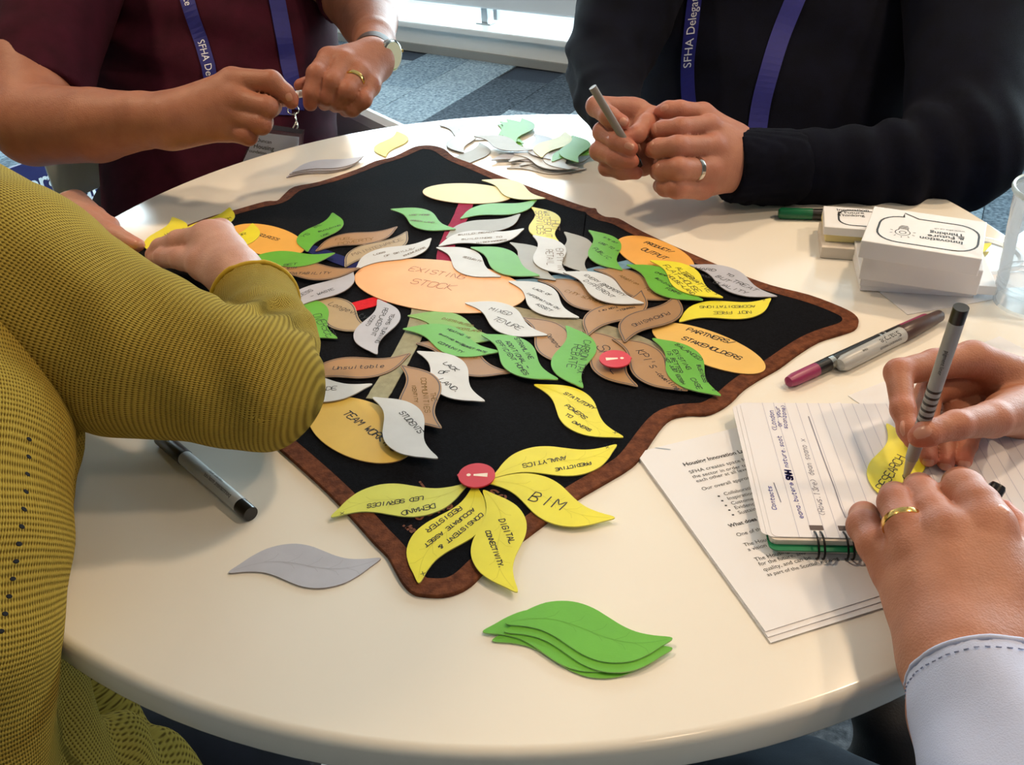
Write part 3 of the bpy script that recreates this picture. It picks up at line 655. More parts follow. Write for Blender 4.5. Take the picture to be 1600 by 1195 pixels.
def print_on(parent, text, a, b, z, m, bold=0.0, crop='P', name='lettering', world=None):
    A = tp2(*cpx(crop, *a), z); B = tp2(*cpx(crop, *b), z); d = B - A
    me = print_mesh(text, 1.0, bold); xs = [v.co.x for v in me.vertices]; W = max(xs) - min(xs); s = d.length / W
    ex = d.normalized(); ey = Vector((-ex.y, ex.x)); pl = parent.location; inv = loc_to(parent)
    Mx = inv @ Matrix(((ex.x * s, ey.x * s, 0, A.x), (ex.y * s, ey.y * s, 0, A.y), (0, 0, s, TZ + z + .00015), (0, 0, 0, 1)))
    me.transform(Mx); me.materials.clear(); me.materials.append(m); me.name = name
    return add(name, me, parent)
def draw_on(parent, name, lines, wd, z, m):   # lines of world 2-D points
    inv = loc_to(parent); L = [[(inv @ Vector((p.x, p.y, 0))).xy for p in ln] for ln in lines]
    v, f = ribbons(L, wd, TZ + z + .00015 - parent.location.z); return mk(name, v, f, m, parent)
# loose sheets under the box stack and under the notebook
o, _ = slab('paper_sheet', (1418, 491), (1548, 468), (1358, 449), .0002, .0008, M_paper, w=.17, d=.075); tag(o, 'white sheet of paper sticking out from under the box stack', 'paper')
o, _ = slab('paper_sheet', (1325, 618), (1399, 589), (1400, 700), .0002, .0006, M_paper, w=.17, d=.12); tag(o, 'white sheet of paper under the far edge of the notebook', 'paper')
# printed handout: three sheets
def handout(z0, dx, label, top):
    a = (1204 - dx, 1004 - dx * 2.2); b = (1360 - dx, 955 - dx * 2.2); c = (1014 - dx * .5, 703)
    o, fr = slab('handout_sheet', a, b, c, z0, z0 + .0005, M_paper, w=.17); tag(o, label, 'paper', 'printed handout sheets'); return o, fr
handout(.0007, 0, 'lowest sheet of the printed handout under the notebook', False)
handout(.0013, 4, 'middle sheet of the printed handout under the notebook', False)
HO, fr = handout(.0019, 8, 'top sheet of the printed handout headed housing innovation', True)
zz = .0024
CROPS['N'] = (1000, 660, 4.596)
for tx, a, b, bo in [('Housing Innovation Labs', (318, 315), (790, 205), .02), ('SFHA creates space for', (360, 370), (790, 268), 0), ('the sector in order to', (382, 402), (775, 315), 0), ('each other at all levels', (408, 432), (800, 338), 0),
    ('Our overall approach', (450, 490), (830, 395), 0), ('Collaboration', (608, 525), (838, 470), 0), ('Inspiration', (634, 558), (820, 515), 0), ('Customers', (660, 592), (850, 550), 0), ('Evidence', (685, 625), (845, 590), 0), ('Sustaining', (712, 660), (890, 618), 0),
    ('What does it', (645, 755), (880, 692), .02), ('One of the', (700, 820), (890, 770), 0), ('The Housing', (752, 892), (980, 835), 0), ('a vision for', (780, 925), (980, 875), 0), ('The Housing', (832, 998), (1070, 935), 0), ('for the future, and', (860, 1030), (1190, 945), 0), ('quality, and can be', (892, 1070), (1230, 980), 0), ('as part of the Scottish housing', (918, 1106), (1430, 985), 0)]:
    print_on(HO, tx, a, b, zz, INK, bo, 'N', 'printed_line')
for x, y in [(562, 530), (587, 563), (613, 597), (638, 630), (664, 664)]:
    c = tp2(*cpx('N', x, y), zz); draw_on(HO, 'bullet', [[c, c + Vector((.0007, 0))]], .0013, zz, INK)
draw_on(HO, 'staple', [[tp2(*cpx('N', 110, 183), zz), tp2(*cpx('N', 218, 196), zz)]], .0006, zz + .0002, M_alu)

# box stack
def lab_box(A, B, C, z0, z1, label, lid=True):
    o, fr = slab('card_box', A, B, C, z0, z1, M_box, None, .0008); tag(o, label, 'box', 'white printed card boxes'); return o, fr
o, fr = slab('card_pad', (1344.6, 446), (1523, 457), (1329, 373), .0009, .006, M_box, None, .0006); tag(o, 'thin white pad at the bottom of the box stack', 'pad')
o, fr = slab('card_pad', (1345.5, 433), (1500, 444), (1338, 372), .0062, .0150, M_box, None, .0006, w=.115); tag(o, 'thin white pad above the pink highlighter in the box stack', 'pad')
b2, fr = lab_box((1349, 398), (1537, 423), (1362, 335), .0156, .040, 'plain white card box in the middle of the stack')
b1, fr = lab_box((1345.7, 375.5), (1534.8, 405), (1367.8, 322), .0405, .057, 'topmost white card box printed innovation and future thinking')
A_, ex_, ey_, W_, D_ = fr; Z1 = .057
def bp_(x, y): return A_ + ex_ * (x * W_) + ey_ * (y * D_)
def bubble(A_, ex_, ey_, W_, D_, parent, z, x0, x1, y0, y1, tail):
    P = []; r = .35 * (y1 - y0) * D_; X0, X1, Y0, Y1 = x0 * W_, x1 * W_, y0 * D_, y1 * D_
    for (cx, cy), a0 in zip([(X1 - r, Y0 + r), (X1 - r, Y1 - r), (X0 + r, Y1 - r), (X0 + r, Y0 + r)], (270, 0, 90, 180)):
        for k in range(7): a = math.radians(a0 + 15 * k); P.append((cx + r * math.cos(a), cy + r * math.sin(a)))
        if a0 == 0 and tail: P += [(tail * W_ + .012, Y1), (tail * W_ - .001, Y1 + .009), (tail * W_ - .001, Y1)]
    L = [A_ + ex_ * x + ey_ * y for x, y in P]; L.append(L[0]); L.append(L[1])
    draw_on(parent, 'speech_bubble', [L], .0018, z, INK)
bubble(A_, ex_, ey_, W_, D_, b1, Z1, .10, .95, .10, .80, .30)
CROPS['S'] = (1240, 290, 4.4444)
print_on(b1, 'Innovation', (1178, 392), (880, 352), Z1, INK, .022, 'S'); print_on(b1, '& Future', (1186, 362), (930, 338), Z1, INK, .022, 'S')
print_on(b1, 'Thinking', (1184, 340), (945, 314), Z1, INK, .022, 'S'); print_on(b1, 'www.sfha.co.uk', (1190, 318), (975, 294), Z1, INK, 0, 'S')
def bulb():
    c = tp2(*cpx('S', 757, 325), Z1); L = []; r = .0062
    L.append([c + ex_ * (r * math.cos(a)) + ey_ * (r * math.sin(a)) for a in [math.radians(130 + 280 * k / 20) for k in range(21)]])
    L.append([c + ex_ * (.45 * r * math.cos(a)) + ey_ * (.45 * r * math.sin(a)) for a in [math.radians(360 * k / 14) for k in range(15)]])
    for s in (-1, 1): L.append([c + ex_ * (s * r * .64) + ey_ * (r * .77), c + ex_ * (s * r * .6) + ey_ * (r * 1.2)])
    for k in range(5): w_ = r * (.65 - .1 * max(0, k - 2)); L.append([c - ex_ * w_ + ey_ * (r * (1.2 + .28 * k)), c + ex_ * w_ + ey_ * (r * (1.2 + .28 * k))])
    for a in (200, 235, 270, 305, 340, 165, 15): L.append([c + (ex_ * math.cos(math.radians(a)) + ey_ * math.sin(math.radians(a))) * r * q_ for q_ in (1.45, 1.75)])
    draw_on(b1, 'light_bulb_print', L, .0007, Z1, INK)
bulb()
# highlighter peeping out of the pad
HL = empty('highlighter', (0, 0, 0))
p = tp(1528, 447, .010); q2 = tp(1425, 437, .010); HL.location = p; tag(HL, 'bright pink highlighter wedged in the box stack', 'highlighter')
Mx = Matrix.Translation(-p) @ axisM(p, q2)
lathe('barrel', [(.0028, 0), (.0036, .002), (.0036, .05), (.0036, .06)], mat('pink_plastic', (238, 70, 170), .3), HL, 14, Mx)
lathe('collar', [(.0038, .024), (.0038, .026)], M_white, HL, 14, Mx)
# boxes behind
o, fr = slab('card_pad', (1284, 386), (1400, 394), (1274, 345), .0003, .012, mat('pad_cream', (214, 206, 196), .6), None, .0006, w=.10); tag(o, 'cream pad on the table beside the navy sleeve', 'pad')
o, fr = slab('card_pad', (1291, 366), (1400, 372), (1278, 330), .0123, .0200, mat('pad_yellow', (226, 212, 150), .6), None, .0006, w=.10, d=.055); tag(o, 'pale yellow pad under the far printed box lid', 'pad')
b4, fr4 = lab_box((1288, 354), (1395, 362), (1269, 320), .0203, .0290, 'white card box printed innovation lying beside the navy sleeve')
A_, ex_, ey_, W_, D_ = fr4
bubble(A_, ex_, ey_, max(W_, .1), D_, b4, .029, .14, .97, .15, .85, None)
print_on(b4, 'Innovation', (300, 174), (520, 179), .029, INK, .012, 'S'); print_on(b4, '& Future', (305, 193), (490, 197), .029, INK, .012, 'S'); print_on(b4, 'Thinking', (308, 212), (495, 216), .029, INK, .012, 'S')

# spiral notebook
NZ = .0125
NA = tp2(1155.7, 628.8, NZ); NB = tp2(1209, 838, NZ); NE = tp2(1399, 631, NZ)
nex = (NE - NA).normalized(); ney = Vector((nex.y, -nex.x))       # ney points from the far edge to the spiral edge
ND = abs((NB - NA).dot(ney)); NW = .215
M_page = mat('notebook_page', (228, 226, 230), .6); M_green = mat('notebook_green', (18, 122, 80), .35)
NBK = empty('spiral_notebook', (NA.x, NA.y, TZ)); tag(NBK, 'open spiral-bound lined notebook with a green cover under the writing hand', 'notebook')
def nloc(x, y, z): p = nex * x + ney * y; return Vector((p.x, p.y, z))
def nslab(name, x0, x1, y0, y1, z0, z1, m, r=.004):
    P = []
    for (cx, cy), a0 in zip([(x0 + r, y0 + r), (x1 - r, y0 + r), (x1 - r, y1 - r), (x0 + r, y1 - r)], (180, 270, 0, 90)):
        for k in range(5): a = math.radians(a0 + 22.5 * k); P.append((cx + r * math.cos(a), cy + r * math.sin(a)))
    n = len(P); v = [nloc(x, y, z1) for x, y in P] + [nloc(x, y, z0) for x, y in P]
    return mk(name, v, [tuple(range(n))[::-1], tuple(range(n, 2 * n))] + [(i, (i + 1) % n, n + (i + 1) % n, n + i) for i in range(n)], m, NBK)
nslab('page_block', .002, NW, .001, ND + .004, .0028, .0068, mat('page_edge', (222, 214, 204), .7))
nslab('cover', -.002, NW + .002, -.001, ND + .007, .0069, .0078, M_green, .005)
nslab('page_block', -.001, NW, .0, ND + .002, .0079, .0116, mat('page_edge', (222, 214, 204), .7))
nslab('page', -.006, NW, .003, ND - .002, .01165, .0119, M_page); nslab('page', -.003, NW, .001, ND, .01195, .0122, M_page)
top_page = nslab('page', 0, NW, 0, ND, .01225, NZ, M_page)
L = []
for k in range(25):
    x = .0165 + k * .0082
    if x < NW - .002: L.append([(nex * x).xy, (nex * x + ney * ND).xy])
v, f = ribbons(L, .0003, NZ + .0001); mk('ruled_lines', v, f, mat('rule_ink', (176, 176, 196), .7), NBK)
CROPS['M'] = (1140, 610, 4.7808)
write(NBK, [('M', 'Contacts', 350, 890, 312, 715), ('M', 'eana.buter@', 552, 955, 470, 690), ('M', 'nature.scot', 440, 575, 385, 340), ('M', '(London', 355, 300, 325, 150), ('M', 'or your', 390, 270, 370, 120), ('M', 'scanzone)', 432, 285, 412, 110)], NZ + .00015, NZ, INK_BLUE, .0005, 11, 'blue_writing')
write(NBK, [('M', 'SNH', 470, 670, 455, 600), ('M', 'SNH', 474, 668, 459, 602)], NZ + .0002, NZ, INK_BLUE, .0012, 12, 'crossed_out_word')
write(NBK, [('M', '(Rows.13re) dean soano x', 715, 935, 560, 365)], NZ + .00015, NZ, mat('grey_ink', (110, 108, 130), .6), .0004, 13, 'pencil_writing')
inv = loc_to(NBK)
def mline(*pts): return [(inv @ Vector((*tp2(*cpx('M', *p), NZ), 0))).xy for p in pts]
v, f = ribbons([mline((590, 195), (690, 480), (780, 720), (830, 870), (865, 950)), mline((330, 690), (383, 835))], .0006, NZ + .0002); mk('drawn_line', v, f, mat('grey_ink', (110, 108, 130), .6), NBK)
M_wire = mat('black_wire', (22, 22, 24), .35, metal=.6)
k = 0; x = .0285
while x < NW - .008:
    for dx in (-.0018, .0018):
        pts = [nloc(x + dx, ND - .008 + (ND * 0) + .0095 + .0095 * math.cos(a), .0072 + .0072 * math.sin(a)) for a in [math.radians(360 * i / 20) for i in range(20)]]
        tube('wire_ring', pts, .0007, M_wire, NBK, 6, True)
    v = [nloc(x - .0042, ND - .0105, NZ + .0002), nloc(x + .0042, ND - .0105, NZ + .0002), nloc(x + .0042, ND - .0062, NZ + .0002), nloc(x - .0042, ND - .0062, NZ + .0002)]
    mk('punched_hole', v, [(0, 1, 2, 3)], mat('hole_shade', (92, 80, 78), .8), NBK)
    x += .0176
# leaf being written on, lying on the notebook
LR = leaf((1387, 663), (1418, 800), 'yellow', 'yellow leaf card reading research on the notebook under the pen', [('K', 'RESEARCH', 232, 1145, 352, 955)], None, base=NZ + .0006, veins=False, code='x', wd=.0007)

# pens
def pen(name, a, b, parts, label, cat='pen', roll=None):
    o = empty(name, a); tag(o, label, cat); Mx = Matrix.Translation(-Vector(a)) @ axisM(a, b)
    L = (Vector(b) - Vector(a)).length
    for nm, prof, m in parts: lathe(nm, [(r, z * L) for r, z in prof], m, o, 20, Mx)
    return o, Mx, L
M_blk = mat('black_plastic', (18, 18, 20), .3); M_purple = mat('plum_plastic', (150, 50, 96), .35); M_grey = mat('grey_barrel', (150, 150, 148), .4); M_silver = mat('silver_ring', (210, 208, 200), .2, metal=1)
M_brown = mat('brown_cap', (72, 52, 48), .35); M_lgrey = mat('marker_grey', (176, 180, 182), .35)
o, Mx, L = pen('ballpoint_pen', tp(1229, 598, .0058), tp(1452, 496, .0058), [('grip', [(.001, 0), (.0042, .012), (.0054, .05), (.0056, .19)], M_purple), ('ring', [(.0058, .27), (.0058, .285)], M_silver), ('barrel', [(.0055, .19), (.0057, .3), (.0056, .78)], M_blk), ('ring', [(.0058, .285), (.0058, .30)], M_silver), ('ring', [(.0059, .62), (.0059, .635)], M_silver), ('ring', [(.0059, .65), (.0059, .665)], M_silver), ('end', [(.0056, .78), (.0052, .97), (.003, 1.0)], M_purple)], 'black ballpoint pen with plum-coloured ends beside the grey marker', 'pen')
o2, Mx, L = pen('marker_pen', tp(1311, 571, .0068), tp(1472, 491, .0068), [('barrel', [(.0006, 0), (.0048, .008), (.0068, .05), (.0068, .58)], M_lgrey), ('cap', [(.0068, .58), (.0072, .585), (.0070, .7), (.0052, .97), (.0025, 1.0)], M_brown)], 'grey marker with a brown cap lying against the ballpoint pen', 'marker')
box('clip', (0, -.0068, L * .78), (.003, .0016, L * .3), M_brown, o2, Mx, .0005)
me = print_mesh('Sharpie', .0075, .0003); me.transform(Mx @ Matrix(((0, -.8, 0, .0046), (0, .6, 0, -.0052), (-1, 0, 0, L * .52), (0, 0, 0, 1)))); me.materials.clear(); me.materials.append(INK)
# (lettering is laid on the upper side of the barrel below)
bpy.data.meshes.remove(me)
def on_barrel(o, Mx, text, r, z0, size, m, ang0, rev=True, bold=.0):
    me = print_mesh(text, size, bold)
    for v in me.vertices:
        x, y = v.co.x, v.co.y; a = ang0 + (y - size * .3) / r; rr = r + .00012
        v.co = Mx @ Vector((rr * math.cos(a), rr * math.sin(a), z0 - x if rev else z0 + x))
    me.materials.clear(); me.materials.append(m); me.name = 'lettering'; return add('lettering', me, o)
UPA = -math.pi / 2
def upang(Mx):    # angle in the pen's own frame that faces up and towards the camera
    up = (Mx.to_3x3().inverted() @ Vector((0, -.45, .9))).normalized(); return math.atan2(up.y, up.x)
on_barrel(o2, Mx, 'Sharpie', .0068, L * .53, .0082, INK, upang(Mx)); on_barrel(o2, Mx, 'PERMANENT MARKER', .0068, L * .52, .0028, INK, upang(Mx) + .75); on_barrel(o2, Mx, 'FINE', .0068, L * .22, .003, INK, upang(Mx))
o3, Mx, L = pen('marker_pen', tp(392, 803, .0055), tp(250, 682, .0055), [('end_plug', [(.0052, 0), (.0054, .01), (.0054, .10)], M_blk), ('barrel', [(.0056, .10), (.0056, .70)], M_lgrey), ('cap', [(.006, .70), (.006, .98), (.004, 1.0)], M_blk)], 'grey marker with black ends under the mustard elbow', 'marker')
on_barrel(o3, Mx, 'permanent marker', .0056, L * .16, .0046, INK, upang(Mx), False); on_barrel(o3, Mx, 'refillable  black', .0056, L * .3, .003, INK, upang(Mx) + .75, False)
pen('marker_pen', tp(1216, 333, .006), tp(1400, 338, .006), [('cap', [(.004, 0), (.006, .02), (.006, .29)], mat('green_plastic', (10, 96, 60), .35)), ('collar', [(.0056, .29), (.0056, .36)], M_blk), ('barrel', [(.0058, .36), (.0058, 1.0)], M_blk)], 'black marker with a green cap poking out under the far box', 'marker')
# pen in the writing hand
def on_ray(px, py, T_, Ln):
    v = FWD + RIGHT * ((px - 800) / F_PX) + UP * ((597.5 - py) / F_PX); w_ = CAM - T_
    a = v.dot(v); b = 2 * v.dot(w_); c = w_.dot(w_) - Ln * Ln; D_ = max(0, b * b - 4 * a * c)
    return CAM + v * ((-b - math.sqrt(D_)) / (2 * a)), CAM + v * ((-b + math.sqrt(D_)) / (2 * a))
T_ = tp(1413, 751, NZ + .002); near_, far_ = on_ray(1502, 480, T_, .142)
PEN_D = (T_, near_ if near_.z > far_.z else far_)
o4, Mx, L = pen('marker_pen', PEN_D[0], PEN_D[1], [('nib', [(.0006, 0), (.0009, .012), (.0022, .03)], M_blk), ('tip_cone', [(.0016, .02), (.0036, .15)], mat('cone_grey', (176, 172, 164), .45)), ('barrel', [(.0039, .15), (.0043, .3), (.0043, .93)], M_grey), ('end_plug', [(.0043, .93), (.0043, 1.0)], M_blk)], 'slim grey marker held upright in the writing hand', 'marker')
on_barrel(o4, Mx, 'pigment liner', .0043, L * .8, .0034, INK, upang(Mx) - .6, True)
for i in range(7): lathe('grip_rib', [(.0045, L * (.35 + .036 * i)), (.0045, L * (.362 + .036 * i))], M_blk, o4, 16, Mx)
pc = empty('pen_cap', pt(1535, 800, .535)); tag(pc, 'black marker cap held between thumb and finger on the notebook', 'pen cap')
a = pt(1527, 812, .545); b = pt(1561, 757, .545); pc.location = a
lathe('cap_shell', [(.0046, 0), (.005, .004), (.005, (b - a).length - .002), (.004, (b - a).length)], M_blk, pc, 18, Matrix.Translation(-a) @ axisM(a, b))
# clear plastic cup
M_clear = glassy('clear_plastic', (.95, .97, .98), .02, .1)
def frosted(m, w_):              # a little milky scatter in the plastic
    nt = m.node_tree; out = [n for n in nt.nodes if n.type == 'OUTPUT_MATERIAL'][0]; src = out.inputs['Surface'].links[0].from_socket
    df = nt.nodes.new('ShaderNodeBsdfTranslucent'); df.inputs['Color'].default_value = (.92, .95, .98, 1); d2 = nt.nodes.new('ShaderNodeBsdfDiffuse'); d2.inputs['Color'].default_value = (.92, .95, .98, 1)
    a = nt.nodes.new('ShaderNodeMixShader'); nt.links.new(df.outputs[0], a.inputs[1]); nt.links.new(d2.outputs[0], a.inputs[2])
    b = nt.nodes.new('ShaderNodeMixShader'); b.inputs['Fac'].default_value = w_; nt.links.new(src, b.inputs[1]); nt.links.new(a.outputs[0], b.inputs[2]); nt.links.new(b.outputs[0], out.inputs['Surface'])
frosted(M_clear, .22)
cb = tp2(1606, 476, 0); CUP = empty('plastic_cup', (cb.x, cb.y, TZ)); tag(CUP, 'clear plastic drinking cup at the right edge of the table', 'cup')
hgt = .108; pr = [(.002, .004), (.0265, .003), (.0285, .001), (.029, .004), (.0292, .012)]
for k in range(1, 12): t = k / 11; pr.append((.0292 + (.037 - .0292) * t + (.0003 if k % 2 else 0), .012 + (hgt - .016) * t))
lathe('cup_wall', pr, M_clear, CUP, 48, None, True, False)
lathe('rim', [(.0368, hgt - .005), (.0392, hgt - .004), (.0398, hgt - .001), (.0388, hgt + .001), (.0370, hgt)], mat('rim_plastic', (206, 224, 232), .25), CUP, 48, None, True, False)
for k in range(3): lathe('ridge', [(.0294 + .0004 * k, .015 + k * .005), (.0302 + .0004 * k, .0165 + k * .005), (.0296 + .0004 * k, .018 + k * .005)], M_clear, CUP, 48, None, True, False)
c = tp2(1530, 398, .002); LID = empty('cup_lid', (c.x, c.y, TZ)); tag(LID, 'clear round plastic lid behind the box stack', 'lid')
lathe('lid_disc', [(.001, .002), (.034, .002), (.036, .005), (.038, .005), (.0385, .002), (.039, .0008)], M_clear, LID, 48, None, True, False)
leaf((1549, 380), (1490, 385), 'yellow', 'yellow leaf card showing behind the box stack near the cup', base=.006, fixed='a')

# ------------------------------------------------------------------ furniture behind
M_plas = mat('chair_shell', (226, 230, 232), .4); M_plasg = mat('chair_grey', (150, 156, 166), .45)
def chair(loc, rz, m, label, arms=True):
    """moulded shell chair on four metal legs, facing local -y"""
    o = empty('chair', loc, rz); tag(o, label, 'chair', 'meeting chairs')
    def shell(name, prof, half, lift, curve):
        v = []; f = []; nv = 14; n = nv + 1; m_ = len(prof)
        for th in (0, 1):
            for i, (y, z) in enumerate(prof):
                for k in range(n):
                    s_ = -1 + 2 * k / nv; rr = 1 - .12 * (i in (0, m_ - 1)); t_ = .013 * th
                    v.append(Vector((s_ * half * rr, y - curve * s_ * s_ + (t_ if curve else 0), z + lift * s_ * s_ - (0 if curve else t_))))
        for t in (0, 1):
            for i in range(m_ - 1):
                for k in range(nv): a = t * n * m_ + i * n + k; qd = (a, a + 1, a + n + 1, a + n); f.append(qd if t == 0 else qd[::-1])
        rim = [k for k in range(n)] + [i * n + nv for i in range(1, m_)] + [(m_ - 1) * n + k for k in range(nv - 1, -1, -1)] + [i * n for i in range(m_ - 2, 0, -1)]
        for i in range(len(rim)): a, b = rim[i], rim[(i + 1) % len(rim)]; f.append((b, a, a + n * m_, b + n * m_))
        mk(name, v, f, m, o, True)
    shell('seat', [(-.22, .440), (-.20, .45), (-.1, .442), (0, .437), (.1, .44), (.17, .452), (.19, .462)], .21, .015, 0)
    shell('backrest', [(.195, .622), (.20, .632), (.205, .68), (.212, .74), (.218, .80), (.222, .84), (.222, .85)], .205, 0, .05)
    for sx in (-1, 1): tube('back_post', [(sx * .185, .13, .43), (sx * .19, .19, .47), (sx * .19, .175, .62), (sx * .19, .18, .80)], .010, M_alu, o, 10)
    for sx in (-1, 1):
        for sy in (-1, 1): tube('leg', [(sx * .15, sy * .14, .43), (sx * .2, sy * .2, .0)], .011, M_alu, o, 10)
    tube('crossbar', [(-.15, -.14, .425), (.15, -.14, .425)], .009, M_alu, o, 8); tube('crossbar', [(-.15, .14, .425), (.15, .14, .425)], .009, M_alu, o, 8)
    if arms:
        for sx in ((-1, 1) if arms is True else arms): box('armrest', (sx * .232, .0, .585), (.034, .38, .25), m, o, None, .016)
    return o
def side_table(loc, r, h, label):
    o = empty('round_table', loc); tag(o, label, 'table', 'white round tables in the background')
    lathe('tabletop', [(r - .2, h), (r - .005, h), (r, h - .005), (r, h - .022), (r - .006, h - .026), (r - .2, h - .026)], M_top, o, 72)
    lathe('pedestal', [(.04, .02), (.04, h - .026)], M_alu, o, 24); lathe('base', [(.3, 0), (.3, .01), (.05, .025)], M_alu, o, 40)
# banner behind the chair
d1 = 2.25; p1 = pt(50, 302, d1); v2 = FWD + RIGHT * ((178 - 800) / F_PX) + UP * ((597.5 - 252) / F_PX); p2 = CAM + v2 * ((p1.z - CAM.z) / v2.z)
bx = (p2 - p1); bx.z = 0; bx.normalize(); bn = Vector((bx.y, -bx.x, 0))
BAN = empty('banner_board', (p1.x, p1.y, 0)); tag(BAN, 'navy banner board with white federation lettering behind the chair', 'banner')
BM = Matrix(((bx.x, 0, bn.x, 0), (bx.y, 0, bn.y, 0), (0, 1, 0, 0), (0, 0, 0, 1)))
lh = p1.z
bm = bmesh.new(); box_bm(bm, (.08, (lh + .085) / 2, -.006), (.95, lh + .085 - .02, .010), BM, .001); frombm('panel', bm, mat('banner_navy', (18, 24, 96), .5), BAN)
bm = bmesh.new(); box_bm(bm, (.08, .012, .0), (.95, .024, .09), BM, .004); frombm('foot', bm, M_alu, BAN)
def ban_text(text, prefix, x, y, size):
    wfull = print_mesh(prefix + 'x', 1.0); wp = max(v.co.x for v in wfull.vertices); wx = print_mesh('x', 1.0); off = (wp - max(v.co.x for v in wx.vertices)) * size
    me = print_mesh(text, size, .0014); me.transform(BM @ Matrix.Translation(Vector((x - off, y, .0006)))); me.materials.clear(); me.materials.append(mat('banner_white', (214, 232, 244), .5)); me.name = 'lettering'; add('lettering', me, BAN)
CS = (p2 - p1).length / 128
ban_text('Scottish Federation of', 'Scottish Fed', -.004, lh, .061); ban_text('Housing Associations', 'Housing Assoc', .115, lh - .072, .061)
side_table((1.62, 2.05, 0), .40, .42, 'low white round table behind the cup at the right')
side_table((-1.95, 2.75, 0), .50, .42, 'low white round table far left behind the bare elbow')
# ------------------------------------------------------------------ people: smooth bodies grown from tapered bones
def smin(a, b, k):
    if k <= 0: return np.minimum(a, b)
    h = np.clip(.5 + .5 * (b - a) / k, 0, 1); return b + (a - b) * h - k * h * (1 - h)
class Bone:
    __slots__ = ('a', 'b', 'ra', 'rb', 'flat', 'n')
    def __init__(s, a, b, ra, rb, flat=1.0, n=None):
        s.a = np.array(a, float); s.b = np.array(b, float); s.ra = ra; s.rb = rb; s.flat = flat
        s.n = None if n is None else np.array(n, float) / np.linalg.norm(n)
    def d(s, P):
        a, b = s.a, s.b; ab = b - a; L2 = max(ab @ ab, 1e-12); X = P - a
        t = np.clip((X @ ab) / L2, 0, 1); Q = X - t[..., None] * ab
        r = s.ra + (s.rb - s.ra) * t
        if s.n is not None:
            c = Q @ s.n; Q = Q + (1 / s.flat - 1) * c[..., None] * s.n
            return (np.sqrt((Q * Q).sum(-1)) - r) * (.5 + .5 * s.flat)
        return np.sqrt((Q * Q).sum(-1)) - r
    def box(s, m):
        r = max(s.ra, s.rb) + m; return np.minimum(s.a, s.b) - r, np.maximum(s.a, s.b) + r
class Sdf:
    """base bones blend together; every finger blends with the base but not with its neighbours"""
    def __init__(s, base, fingers=(), k=.012, kf=.006, cuts=(), disp=None, kin=.004):
        s.base = base; s.fingers = list(fingers); s.k = k; s.kf = kf; s.cuts = cuts; s.disp = disp; s.kin = kin
    def _fld(s, bones, P, k):
        f = None; run = None; last = None
        for b in bones:             # bones that share a joint meet plainly; separate runs blend with radius k
            d = b.d(P)
            if last is not None and np.abs(last.b - b.a).max() < 1e-9: run = smin(run, d, min(k, .005))
            else:
                if run is not None: f = run if f is None else smin(f, run, k)
                run = d
            last = b
        return run if f is None else smin(f, run, k)
    def at(s, P):
        f = s._fld(s.base, P, s.k) if s.base else np.full(P.shape[:-1], 9.0); out = f
        for fg in s.fingers: out = np.minimum(out, smin(f, s._fld(fg, P, s.kin), s.kf))
        if s.disp is not None: out = out + s.disp(P)
        for p, n in s.cuts: out = np.maximum(out, (P - np.array(p)) @ np.array(n))
        return out
    def bounds(s, m):
        bs = [b.box(m) for b in s.base + [x for fg in s.fingers for x in fg]]
        return np.min([b[0] for b in bs], 0), np.max([b[1] for b in bs], 0)
    def mesh(s, h):
        lo, hi = s.bounds(h * 3); n = np.ceil((hi - lo) / h).astype(int) + 1
        S = 24
        V = np.full(tuple(n), 9.0, np.float32)
        cs = [np.arange(0, n[i], S) for i in range(3)]
        for i in cs[0]:
            for j in cs[1]:
                for k in cs[2]:
                    e = [min(i + S, n[0]), min(j + S, n[1]), min(k + S, n[2])]
                    c = lo + h * (np.array([i + e[0], j + e[1], k + e[2]]) - 1) / 2; rad = h * S * .9
                    dc = float(s.at(c[None, :])[0])
                    if abs(dc) > rad * 1.35 + .012: V[i:e[0], j:e[1], k:e[2]] = dc; continue
                    gx, gy, gz = np.meshgrid(np.arange(i, e[0]), np.arange(j, e[1]), np.arange(k, e[2]), indexing='ij')
                    P = lo + h * np.stack([gx, gy, gz], -1); V[i:e[0], j:e[1], k:e[2]] = s.at(P)
        return surface_nets(V, lo, h)
    def ray(s, px, py, d0=.3, d1=2.2):
        v = np.array(FWD + RIGHT * ((px - 800) / F_PX) + UP * ((597.5 - py) / F_PX)); o = np.array(CAM); t = d0
        for _ in range(160):
            f = float(s.at((o + v * t)[None, :])[0])
            if f < .0002: break
            t += f * .7
            if t > d1: return None
        return o + v * t
    def normal(s, p, e=.0015):
        p = np.array(p, float); g = np.array([float(s.at((p + d)[None, :])[0] - s.at((p - d)[None, :])[0]) for d in np.eye(3) * e]); return g / np.linalg.norm(g)
